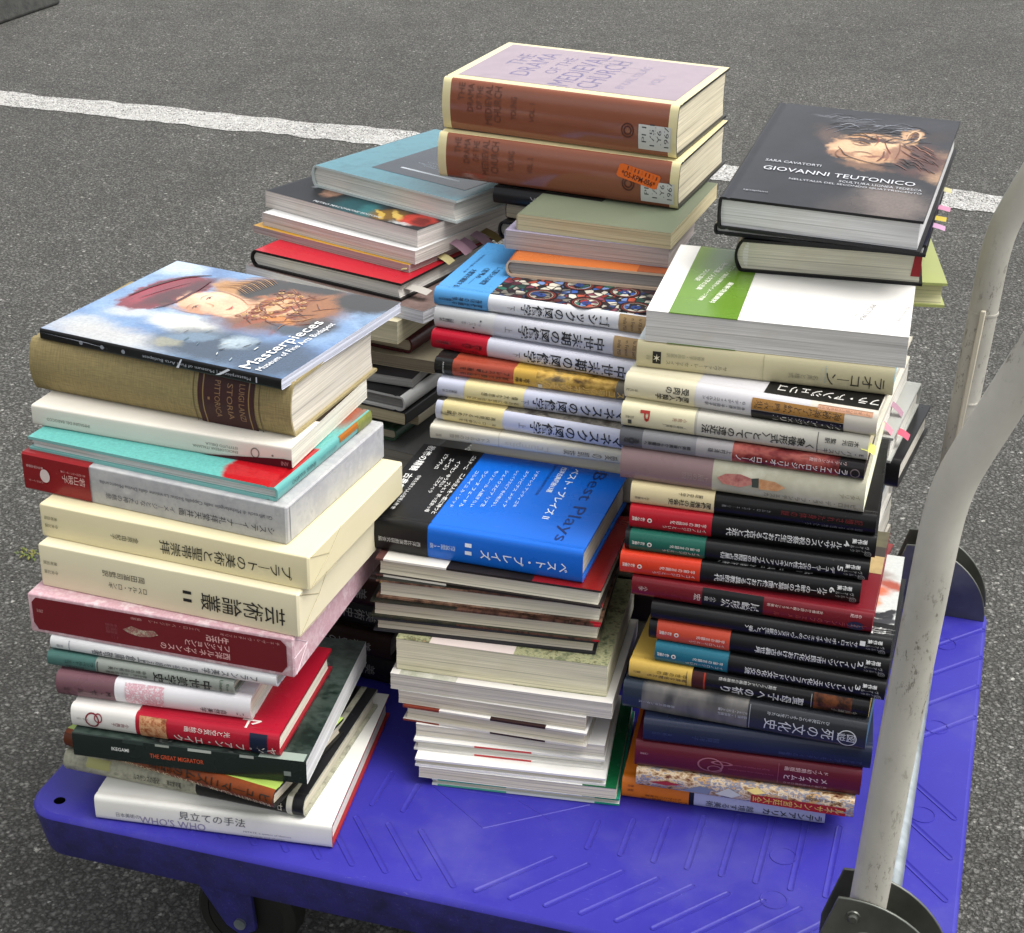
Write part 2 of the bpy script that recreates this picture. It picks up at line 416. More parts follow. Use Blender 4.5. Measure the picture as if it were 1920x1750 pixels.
    for i in range(NL + 1):
        v = i / NL; z = bt + (t - 2 * bt) * v; j = lambda a=.00022: rs.uniform(-a, a)
        y0 = ya + b * (2 * v - 1) ** 2; y1 = W - sq - con * (1 - (2 * v - 1) ** 2) + j() - (.0003 if not hard else 0)
        xa, xb = sq + j() + (.0002 if not hard else 0), Ls - sq + j() - (.0002 if not hard else 0)
        loops.append([fin((xx, yy, z)) for xx, yy in ((xa, y0), ((xa + xb) / 2, y0), (xb, y0), (xb, (y0 + y1) / 2 + j()), (xb, y1), ((xa + xb) / 2, y1 + j()), (xa, y1), (xa, (y0 + y1) / 2))])
    vs = [p for lp in loops for p in lp]; m8 = 8
    fs = [(i * m8 + k, i * m8 + (k + 1) % m8, (i + 1) * m8 + (k + 1) % m8, (i + 1) * m8 + k) for i in range(NL) for k in range(m8)]
    fs += [tuple(range(m8))[::-1], tuple(NL * m8 + k for k in range(m8))]
    pb.add(vs, fs, pm, True); pb.build('page_block', root, angle=50)
    # ---- paper band round spine and covers
    for ob in obi:
        u0, u1, m = ob[:3]; od = ob[3] if len(ob) > 3 else (); o = MB(); off = .00045
        pr = []
        for yy, zz in prof:
            if yy > b + cr: pr.append((yy, zz + (off if zz > t / 2 else -off * .3)))
            else:
                v = zz / t; pr.append((yy - off * (1 if .02 < v < .98 else .4), zz + (off * .8 if v > .9 else (-off * .3 if v < .1 else 0))))
        pr = [(W + off, bt)] + [(W + off if i in (0, n - 1) else q[0], q[1]) for i, q in enumerate(pr)] + [(W + off, t - bt)]
        g = 5
        for i in range(len(pr) - 1):
            for s in range(g):
                ua, ub = u0 + (u1 - u0) * s / g, u0 + (u1 - u0) * (s + 1) / g
                o.add([fin(q) for q in ((ua * Ls, *pr[i]), (ua * Ls, *pr[i + 1]), (ub * Ls, *pr[i + 1]), (ub * Ls, *pr[i]))], [(0, 1, 2, 3)], m, True)
        for dl in od: do(o, dl, off)
        o.build('paper_band', root, weld=True, angle=50)
    # ---- sticky page markers: (side, along 0..1, v, length, width, colour, droop)
    for side, al, v, ln, wd, c, droop in tabs:
        o = MB(); mm = paper(c, .6, 0, .05, 'sticky_note'); zt = v * t; N = 5; vs = []
        for i in range(N + 1):
            q = i / N * ln - .006; z = zt - droop * (max(0, i / N) ** 2)
            for s in (-.5, .5):
                if side == 'R': vs.append((w + q, al * d + s * wd, z + s * .002))
                else: vs.append((al * w + s * wd, -q, z + s * .002))
        o.add(vs, [(2 * i, 2 * i + 1, 2 * i + 3, 2 * i + 2) for i in range(N)], mm, True); o.build('sticky_tab', root)
    return root

# ------------------------------------------------------------------ the setting
def structure(o, name=None):
    o['kind'] = 'structure'; return o
def asphalt_mat(painted=False):
    q = NT('worn_road_paint' if painted else 'asphalt'); v = q.obj()
    def vor(sc, feat='F1'):
        nd = q.t.nodes.new("ShaderNodeTexVoronoi"); nd.inputs['Scale'].default_value = sc; nd.feature = feat
        wn = q.noise(v, sc * 1.3, 4, .7)
        off = q.scale(wn.outputs['Color'], (1.5 / sc, 1.5 / sc, 0)); ad = q.t.nodes.new("ShaderNodeVectorMath"); q.l(v, ad.inputs[0]); q.l(off, ad.inputs[1])
        q.l(ad.outputs[0], nd.inputs['Vector']); return nd
    big, mid, fine = vor(150), vor(250), vor(480)
    def grey(nd):
        s = q.t.nodes.new("ShaderNodeSeparateColor"); q.l(nd.outputs['Color'], s.inputs[0]); return s
    gb, gm, gf = grey(big), grey(mid), grey(fine)
    tone = q.ramp(gb.outputs[0], [(0, .058), (.5, .120), (.84, .165), (.98, .24), (1, .48)])
    tone2 = q.ramp(gm.outputs[1], [(0, .054), (.5, .112), (.86, .16), (.98, .25), (1, .50)])
    pick = q.ramp(gb.outputs[2], [(.40, 0.0), (.44, 1.0)])
    col = q.mix(pick, tone, tone2)
    # dark binder between the stones
    hb = q.ramp(big.outputs['Distance'], [(.25, 1.0), (.75, 0.0)]); hm = q.ramp(mid.outputs['Distance'], [(.25, 1.0), (.8, 0.0)])
    h = q.mix(pick, hb, hm)
    col = q.mix(q.ramp(h, [(.12, 1.0), (.70, 0.0)]), col, (.022, .022, .020, 1)); col = q.mix(1, col, (1.36, 1.34, 1.23, 1), 'MULTIPLY')
    n = q.noise(v, 1.1, 4); n2 = q.noise(v, 9, 4, .65); n3 = q.noise(v, 260, 2)
    col = q.mix(.55, col, q.ramp(n2.outputs[0], [(.3, .32), (.7, .68)]), 'OVERLAY')
    col = q.mix(.6, col, q.ramp(n.outputs[0], [(.3, .36), (.7, .64)]), 'OVERLAY'); n5 = q.noise(v, .45, 5, .65); col = q.mix(.8, col, q.ramp(n5.outputs[0], [(.35, .40), (.65, .60)]), 'OVERLAY')
    col = q.mix(.12, col, q.mix(gf.outputs[0], (.03, .03, .028, 1), (.16, .155, .145, 1)))
    col = q.mix(.22, col, (.125, .123, .114, 1))
    hh = q.math('ADD', q.math('MULTIPLY', h, .8), q.math('MULTIPLY', n3.outputs[0], .25))
    if painted:
        gap = q.math('ADD', q.math('ADD', q.math('MULTIPLY', h, .45), q.math('MULTIPLY', q.noise(v, 38, 4, .7).outputs[0], .6)), q.math('MULTIPLY', q.noise(v, 5, 4, .6).outputs[0], .35))
        m = q.ramp(gap, [(.50, 0.0), (.66, 1.0)])
        pn = q.noise(v, 60, 4); paint = q.ramp(pn.outputs[0], [(.3, (.50, .49, .46, 1)), (.7, (.78, .77, .74, 1))])
        col = q.mix(m, col, paint)
    q.l(col, q.b.inputs['Base Color'])
    q.l(q.ramp(n3.outputs[0], [(.3, .62), (.7, .9)]), q.b.inputs['Roughness'])
    q.b.inputs['Specular IOR Level'].default_value = .2
    q.bump(hh, 1.0, .005)
    return q.m
ASPH = asphalt_mat()
g = MB(); g.add([(-60, -30, 0), (60, -30, 0), (60, 90, 0), (-60, 90, 0)], [(0, 1, 2, 3)], ASPH)
structure(g.build('asphalt_ground'))
def line_strip():
    rs = random.Random(5); A, B = Vector((-3.4, 5.36)), Vector((3.2, 3.21)); n = 260; d = (B - A).normalized(); nn = Vector((-d.y, d.x)); o = MB(); vs = []
    wl = wr = 0
    for i in range(n + 1):
        p = A + (B - A) * i / n; wl = wl * .6 + rs.uniform(-.008, .008); wr = wr * .6 + rs.uniform(-.008, .008)
        wv = .008 * sin(i * .13) + .006 * sin(i * .049 + 1)
        for s, q in ((1, wl), (-1, wr)): a = p + nn * (s * .074 + q * 1.3 + wv); vs.append((a.x, a.y, .0016))
    o.add(vs, [(2 * i + 1, 2 * i + 3, 2 * i + 2, 2 * i) for i in range(n)], asphalt_mat(True))
    return structure(o.build('painted_road_line'))
line_strip()
def parking_block():
    q = NT('dark_rubber'); v = q.obj(); n = q.noise(v, 30, 5, .7)
    q.l(q.ramp(n.outputs[0], [(.3, (.018, .019, .017, 1)), (.7, (.05, .05, .045, 1))]), q.b.inputs['Base Color']); q.b.inputs['Roughness'].default_value = .75; q.bump(n.outputs[0], .5, .01)
    o = MB(); L, W, Hh, e = .62, .17, .11, .035
    pr = [(0, 0), (e * .5, Hh), (W - e * .5, Hh), (W, 0)]; vs = []
    for x, k in ((0, 0), (.03, 1), (L - .03, 1), (L, 0)):
        for y, z in pr: vs.append((x, y, z * (1 if k else .8)))
    fs = [(i * 4 + k, i * 4 + (k + 1) % 4, (i + 1) * 4 + (k + 1) % 4, (i + 1) * 4 + k) for i in range(3) for k in range(4)] + [(3, 2, 1, 0), (12, 13, 14, 15)]
    o.add([(x - .62, y, z) for x, y, z in vs], fs, q.m); b = o.build('parking_block', bevel=.012, segs=3)
    b.location = (-1.60, 6.05, 0); b.rotation_euler = (0, 0, R(73))
    b['label'] = 'dark grey parking block on the asphalt in the far upper left corner'; b['category'] = 'parking block'
parking_block()

# ------------------------------------------------------------------ the blue platform truck
def truck():
    yaw = -16.3
    t = empty('platform_truck', 'blue plastic platform hand truck with a grey bent tube handle, loaded with stacks of books', 'hand truck', (-.4395, 1.2755, 0), (0, 0, R(yaw)))
    WX, WY, TH = .8314, .668, .052
    q = NT('blue_plastic'); v = q.obj(); n = q.noise(v, 9, 5, .65); s1 = q.noise(q.scale(v, (60, 700, 60)), 1, 3, .7); s2 = q.noise(q.scale(v, (800, 90, 60)), 1, 3, .7); sp = q.noise(v, 420, 2, .8)
    base = q.mix(n.outputs[0], (.026, .022, .245, 1), (.040, .034, .335, 1))
    scr = q.math('MAXIMUM', q.ramp(s1.outputs[0], [(.66, 0.0), (.76, 1.0)]), q.ramp(s2.outputs[0], [(.67, 0.0), (.78, 1.0)]))
    dust = q.noise(v, 5.5, 6, .7); base = q.mix(q.ramp(dust.outputs[0], [(.50, 0.0), (.72, .22)]), base, (.17, .17, .33, 1))
    scr = q.math('MULTIPLY', scr, q.ramp(n.outputs[0], [(.38, .05), (.6, .7)]))
    col = q.mix(scr, base, (.22, .22, .48, 1)); col = q.mix(q.ramp(sp.outputs[0], [(.70, 0.0), (.78, .55)]), col, (.2, .2, .36, 1))
    q.l(col, q.b.inputs['Base Color']); q.l(q.ramp(n.outputs[0], [(.3, .32), (.7, .52)]), q.b.inputs['Roughness']); q.b.inputs['Specular IOR Level'].default_value = .26
    q.bump(q.math('ADD', q.noise(v, 25, 3).outputs[0], q.math('MULTIPLY', scr, .4)), .12, .002); BLUE = q.m
    q = NT('shaded_scuffed_blue_plastic'); v = q.obj(); n = q.noise(v, 22, 6, .75); s1 = q.noise(q.scale(v, (900, 90, 240)), 1, 3, .75); s2 = q.noise(q.scale(v, (160, 90, 900)), 1, 3, .75); sp = q.noise(v, 300, 3, .8)
    base = q.mix(q.ramp(n.outputs[0], [(.35, 0.0), (.65, 1.0)]), (.014, .013, .075, 1), (.032, .028, .235, 1))  # base darkened to paint in the skirt's shade; scratches and specks are wear
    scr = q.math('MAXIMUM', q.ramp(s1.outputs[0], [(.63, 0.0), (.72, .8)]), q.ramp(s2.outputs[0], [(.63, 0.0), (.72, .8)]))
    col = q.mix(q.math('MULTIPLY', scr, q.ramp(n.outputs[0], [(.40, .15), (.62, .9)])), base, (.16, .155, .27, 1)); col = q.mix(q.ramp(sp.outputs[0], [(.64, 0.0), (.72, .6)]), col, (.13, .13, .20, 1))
    q.l(col, q.b.inputs['Base Color']); q.b.inputs['Roughness'].default_value = .55; q.bump(q.math('ADD', n.outputs[0], scr), .25, .002); SHADED_SCUFF = q.m
    # deck: rounded slab with a corner hole, a chamfered upper rim and straight skirt
    me = bmesh.new(); rr = .033; out = []
    for cx, cy, a0 in ((WX - rr, rr, -90), (WX - rr, WY - rr, 0), (rr - .012, WY - rr, 90), (rr - .012, rr, 180)):
        for k in range(9): a = R(a0 + 90 * k / 8); out.append((cx + rr * cos(a), cy + rr * sin(a)))
    d = MB(); n0 = len(out)
    def ring(ins, z): 
        cx, cy = WX / 2, WY / 2; return [(x + (cx - x) / cx * ins if True else x, y + (cy - y) / cy * ins, z) for x, y in out]
    levels = [(.010, -TH), (.0065, -TH + .003), (.0, -.005), (.0012, -.0018), (.004, 0)]
    vs = [p for i, z in levels for p in ring(i, PH + z)]
    fs = [(i * n0 + k, i * n0 + (k + 1) % n0, (i + 1) * n0 + (k + 1) % n0, (i + 1) * n0 + k) for i in range(len(levels) - 1) for k in range(n0)]
    d.add(vs, fs[:2 * n0], SHADED_SCUFF, True); d.add(vs, fs[2 * n0:], BLUE, True)
    # top face with the bolt hole at the front left corner
    hole = [(.0170 + .0055 * cos(2 * pi * k / 16), .0225 + .0055 * sin(2 * pi * k / 16)) for k in range(16)]
    bm = bmesh.new(); rim = [bm.verts.new(p) for p in vs[-n0:]]; er = [bm.edges.new((rim[k], rim[(k + 1) % n0])) for k in range(n0)]
    hv = [bm.verts.new((x, y, PH)) for x, y in hole]; eh = [bm.edges.new((hv[k], hv[(k + 1) % 16])) for k in range(16)]
    bmesh.ops.triangle_fill(bm, edges=er + eh, use_beauty=True)
    bm.verts.index_update(); bm.normal_update()
    d.add([v.co[:] for v in bm.verts], [[v.index for v in (f.verts if f.normal.z > 0 else reversed(f.verts))] for f in bm.faces], BLUE); bm.free()
    d.add([(x, y, PH - z) for z in (0, .03) for x, y in hole], [(k, (k + 1) % 16, 16 + (k + 1) % 16, 16 + k) for k in range(16)], ink('#06060c'))
    d.add([(x, y, PH - .03) for x, y in hole], [tuple(range(16))], ink('#06060c'))
    d.add(ring(.010, PH - TH), [tuple(range(n0))[::-1]], BLUE)
    # moulded anti-slip strips: shallow raised outlines
    rb = d
    def stadium(x0, y0, x1, y1, w=.0034, h=.0007):
        L = sqrt((x1 - x0) ** 2 + (y1 - y0) ** 2); ux, uy = (x1 - x0) / L, (y1 - y0) / L; pts = []
        for cx, cy, a0 in ((x1, y1, -90), (x0, y0, 90)):
            for k in range(7): a = R(a0 + 180 * k / 6); p, r_ = cos(a), sin(a); pts.append((cx, cy, p * ux - r_ * uy, p * uy + r_ * ux))
        N = len(pts); lv = [(w, -.0005), (w - .0004, h), (w - .0012, h), (w - .0017, h * .15)]
        vs = [(cx + a * ww, cy + b_ * ww, PH + zz) for ww, zz in lv for cx, cy, a, b_ in pts]
        rb.add(vs, [(i * N + k, i * N + (k + 1) % N, (i + 1) * N + (k + 1) % N, (i + 1) * N + k) for i in range(3) for k in range(N)] + [tuple(3 * N + k for k in range(N))], BLUE, True)
    cx = WX / 2; P = .0316
    for k in range(9):
        for s in (1, -1):
            x = lambda q_: cx + s * (q_ - cx)
            stadium(x(.4262 + k * P), .0205, x(.4785 + k * P), .084)
            if k: stadium(x(.4735 + k * P * .97), .107, x(.4735 + k * P * .97), .135 + min(k, 6) * .012)
            for r_ in (0, 1):
                yy = WY / 2 + (WY / 2 - .107) * (1 if r_ else -1)
            stadium(x(.4262 + k * P), WY - .0205, x(.4785 + k * P), WY - .084)
    for k in range(5):
        for s in (1, -1):
            x = lambda q_: cx + s * (q_ - cx)
            stadium(x(.776), .1812 + k * .060 - .06, x(.819), .1335 + k * .060 - .06) if k < 4 else None
            stadium(x(.781), .4400 + (k - 1) * .0595, x(.8275), .4900 + (k - 1) * .0595) if k < 4 else None
    for px, py in ((.675, .1496), (.676, .088), (WX - .675, .1496), (.79, .25), (.792, .40), (.79, .565)):
        N = 28; rr_ = .0125; lv = [(rr_, -.0005), (rr_ - .0004, .0007), (rr_ - .0012, .0007), (rr_ - .0016, .0001)]
        rb.add([(px + a * cos(2 * pi * k / N), py + a * sin(2 * pi * k / N), PH + z) for a, z in lv for k in range(N)],
               [(i * N + k, i * N + (k + 1) % N, (i + 1) * N + (k + 1) % N, (i + 1) * N + k) for i in range(3) for k in range(N)] + [tuple(3 * N + k for k in range(N))], BLUE, True)
    # faint moulded triangles by the middle stack
    def ridge(p, q_, w=.0011, h=.0005):
        ux, uy = q_[0] - p[0], q_[1] - p[1]; L = sqrt(ux * ux + uy * uy); nx, ny = -uy / L * w, ux / L * w
        rb.add([(p[0] + nx, p[1] + ny, PH - .0003), (q_[0] + nx, q_[1] + ny, PH - .0003), (q_[0] - nx, q_[1] - ny, PH - .0003), (p[0] - nx, p[1] - ny, PH - .0003), (p[0], p[1], PH + h), (q_[0], q_[1], PH + h)], [(0, 4, 5, 1), (3, 2, 5, 4), (0, 3, 4), (1, 5, 2)], BLUE)
    for s in (1, -1):
        for a_, b_ in (((.4052, .1049), (.49, .169)), ((.405, .1055), (.34, .152)), ((.345, .152), (.42, .157)), ((.418, .158), (.462, .135))):
            ridge(a_ if s > 0 else (WX - a_[0], WY - a_[1]), b_ if s > 0 else (WX - b_[0], WY - b_[1]))
    deck = d.build('deck', t, angle=50)
    # deck lip along the inner side of the handle
    # brackets
    q = NT('dark_plated_steel'); v = q.obj(); n = q.noise(v, 16, 4)
    q.l(q.ramp(n.outputs[0], [(.3, (.10, .105, .092, 1)), (.7, (.20, .205, .18, 1))]), q.b.inputs['Base Color']); q.b.inputs['Metallic'].default_value = .75
    q.l(q.ramp(n.outputs[0], [(.3, .28), (.7, .45)]), q.b.inputs['Roughness']); STEEL = q.m
    q = NT('galvanised_steel'); v = q.obj(); n = q.noise(v, 45, 4); q.l(q.ramp(n.outputs[0], [(.3, (.22, .25, .26, 1)), (.7, (.40, .44, .46, 1))]), q.b.inputs['Base Color']); q.b.inputs['Metallic'].default_value = .8; q.b.inputs['Roughness'].default_value = .5; GALV = q.m
    q = NT('worn_grey_paint'); v = q.obj(); n = q.noise(v, 25, 5, .7); n2 = q.noise(q.scale(v, (170, 170, 75)), 1, 6, .8); n3 = q.noise(q.scale(v, (14, 14, 5)), 1, 3)
    col = q.mix(n.outputs[0], (.40, .385, .33, 1), (.56, .54, .475, 1))
    chip = q.math('MULTIPLY', q.ramp(n2.outputs[0], [(.56, 0.0), (.60, 1.0)]), q.ramp(n3.outputs[0], [(.46, 0.0), (.62, 1.0)]))
    col = q.mix(chip, col, (.075, .06, .045, 1)); col = q.mix(q.ramp(n3.outputs[0], [(.45, 0.0), (.75, .5)]), col, (.17, .155, .125, 1))
    q.l(col, q.b.inputs['Base Color']); q.l(q.ramp(n.outputs[0], [(.3, .38), (.7, .55)]), q.b.inputs['Roughness']); q.bump(q.math('SUBTRACT', n.outputs[0], chip), .12, .001); PAINT = q.m
    HX, Y0, Y1, HR = .7600, .0255, .6445, .0150
    def plate_pts(r0, h, fl=.0):
        pts = [(-.040, 0), (-.040, h * .40), (-.036, h * .58), (-.0295, h * .86)]
        for k in range(16): a = R(98 - 98 * k / 15); pts.append((-.015 + r0 * cos(a), h * max(0, sin(a))))
        return pts
    for yb in (Y0, Y1):
        br = MB()
        for dy, r0, h in ((-.0165, .083, .083), (.0165, .083, .086)):
            pts = plate_pts(r0, h); N = len(pts)
            f0 = [(HX + x, yb + dy - .0013, PH + z) for x, z in pts]; f1 = [(HX + x, yb + dy + .0013, PH + z) for x, z in pts]
            br.add(f0 + f1, [tuple(range(N))[::-1], tuple(range(N, 2 * N))] + [(k, (k + 1) % N, N + (k + 1) % N, N + k) for k in range(N)], STEEL)
        br.add(*box_vf(HX - .040, HX + .066, yb - .0150, yb + .0150, PH + .0004, PH + .003), STEEL)
        b = br.build('handle_bracket', t, bevel=.0008)
        for px, pz, r_ in ((-.013, .066, .0042), (.000, .038, .0105), (-.034, .030, .0042)):
            bo = MB(); vs, fs = tube_vf([(HX + px, yb - .0178, PH + pz), (HX + px, yb - .0212, PH + pz), (HX + px, yb - .0222, PH + pz)], [r_, r_, r_ * .7], 18); bo.add(vs, fs, STEEL, True)
            N = 24; ro = r_ * 1.45; bo.add([(HX + px + rr_ * cos(2 * pi * k / N), yb - .0179 - e_, PH + pz + rr_ * sin(2 * pi * k / N)) for rr_, e_ in ((ro, 0), (ro * .9, .0012), (r_, .0012)) for k in range(N)],
                   [(i * N + k, i * N + (k + 1) % N, (i + 1) * N + (k + 1) % N, (i + 1) * N + k) for i in range(2) for k in range(N)], STEEL, True)
            bo.build('bolt', b)
    # bent tube handle: two posts, bent outwards, joined by a grip bar above the picture
    def post(yb): return [(HX + s + (-.005 if yb < .3 else .005), yb, PH + z) for s, z in ((-.001, .010), (.003, .10), (.008, .24), (.0125, .33), (.0150, .385), (.0170, .420), (.0205, .445), (.0265, .466), (.0455, .513), (.0675, .568), (.100, .645))]
    end = (HX + .122, PH + .700); path = post(Y0); rc = .055
    for k in range(1, 9):
        a = R(90 * k / 8); path.append((end[0] - .022 * (1 - sin(a)), Y0 + rc * (1 - cos(a)), end[1] - .06 * (1 - sin(a))))
    path += [(p[0] + .010, Y0 + Y1 - p[1], p[2]) for p in reversed(path)]
    # smooth the path
    def smooth(pts):
        o_ = [Vector(pts[0])]
        for a_, b_ in zip(pts[:-1], pts[1:]): a_, b_ = Vector(a_), Vector(b_); o_ += [a_.lerp(b_, .25), a_.lerp(b_, .75)]
        return o_ + [Vector(pts[-1])]
    hb = MB(); vs, fs = tube_vf(smooth(path), HR, 28); hb.add(vs, fs, PAINT, True); hd = hb.build('handle', t, angle=60)
    # seam ring and flat release rod on the rear post
    for sx, sz in ((.0145, .256), (.0190, .357)):
        rg = MB(); vs, fs = tube_vf([(HX + sx, Y1, PH + sz), (HX + sx + .0001, Y1, PH + sz + .0022)], HR + .0006, 28); rg.add(vs, fs, PAINT, True); rg.build('seam_ring', hd)
    rd = MB(); q2 = paper('#c9c2ae', .45, 0, .1, 'pale_worn_paint')
    vs, fs = box_vf(-.0028, .0028, -.0022, .0022, 0, .165)
    rd.add([(HX + .0105 + x + (.0085 * z / .165), Y1 - HR - .0028 + y, PH + .200 + z) for x, y, z in vs], fs, q2); rd.build('release_rod', hd, bevel=.0012)
    cb = MB(); vs, fs = tube_vf([(HX + .012, Y0 + .01, PH + .026), (HX + .012, Y1 - .01, PH + .026)], .0095, 20); cb.add(vs, fs, GALV, True); cb.build('cross_bar', t)
    # castors
    RUB = paper('#23231f', .7, 0, .15, 'caster_rubber'); HUB = paper('#222220', .5, 0, .1, 'caster_hub')
    def arc(cx_, cz, r_, n_): return [(cx_ + r_ * cos(2 * pi * k / n_), cz + r_ * sin(2 * pi * k / n_)) for k in range(n_)]
    for cx_, cy_ in ((.135, .10), (.70, .10), (.135, WY - .10), (.70, WY - .10)):
        ca = MB(); cxw, r_ = cx_ + .034, .052
        ca.add(*box_vf(cx_ - .05, cx_ + .05, cy_ - .042, cy_ + .042, PH - TH - .006, PH - TH - .0005), SHADED_SCUFF)  # same darkened plastic, so the caster fork carries painted shade too
        for s in (-1, 1):
            y_ = cy_ + s * .024; pts = [(cx_ - .042, PH - TH - .007), (cx_ + .042, PH - TH - .007), (cxw + .016, r_ - .006), (cxw, r_ - .016), (cxw - .016, r_ - .006)]
            f0 = [(x, y_ - .003, z) for x, z in pts]; f1 = [(x, y_ + .003, z) for x, z in pts]; N = 5
            ca.add(f0 + f1, [tuple(range(N))[::-1], tuple(range(N, 2 * N))] + [(k, (k + 1) % N, N + (k + 1) % N, N + k) for k in range(N)], SHADED_SCUFF)
        c = ca.build('caster', t, bevel=.0012)
        wh = MB(); vs = []; N = 36
        for y_, rr_ in ((-.016, r_ - .012), (-.016, r_ - .004), (-.012, r_), (.012, r_), (.016, r_ - .004), (.016, r_ - .012)): vs += [(x, cy_ + y_, z) for x, z in arc(cxw, r_ + .0005, rr_, N)]
        wh.add(vs, [(i * N + k, i * N + (k + 1) % N, (i + 1) * N + (k + 1) % N, (i + 1) * N + k) for i in range(5) for k in range(N)], RUB, True)
        for y_ in (-.0155, .0155): wh.add([(x, cy_ + y_, z) for x, z in arc(cxw, r_ + .0005, r_ - .0125, N)], [tuple(range(N))], HUB)
        vs, fs = tube_vf([(cxw, cy_ - .03, r_), (cxw, cy_ + .03, r_)], .006, 16); wh.add(vs, fs, GALV, True)
        wh.build('wheel', c)
    # foot lever of the front castor, a thin pale metal loop
    return t
truck()

def weed():
    rs = random.Random(2); o = MB(); m1 = paper('#76753c', .6, 0, .2, 'weed_leaf'); m2 = paper('#59692c', .6, 0, .2, 'weed_leaf')
    for k in range(38):
        a = rs.uniform(0, 2 * pi); r_ = rs.uniform(.0, .016); ln = rs.uniform(.004, .012); x, y = r_ * cos(a) * 1.6, r_ * sin(a); tx, ty = x + cos(a) * ln, y + sin(a) * ln; h = rs.uniform(.002, .006); wx, wy = -sin(a) * .0018, cos(a) * .0018
        o.add([(x, y, .0005), ((x + tx) / 2 + wx, (y + ty) / 2 + wy, h), (tx, ty, h * .5), ((x + tx) / 2 - wx, (y + ty) / 2 - wy, h)], [(0, 1, 2, 3)], rs.choice((m1, m2)))
    w = o.build('weed'); w.location = (-.677, 2.115, 0); w['label'] = 'tiny yellowish weed in the asphalt left of the cream boxed books'; w['category'] = 'weed'
weed()

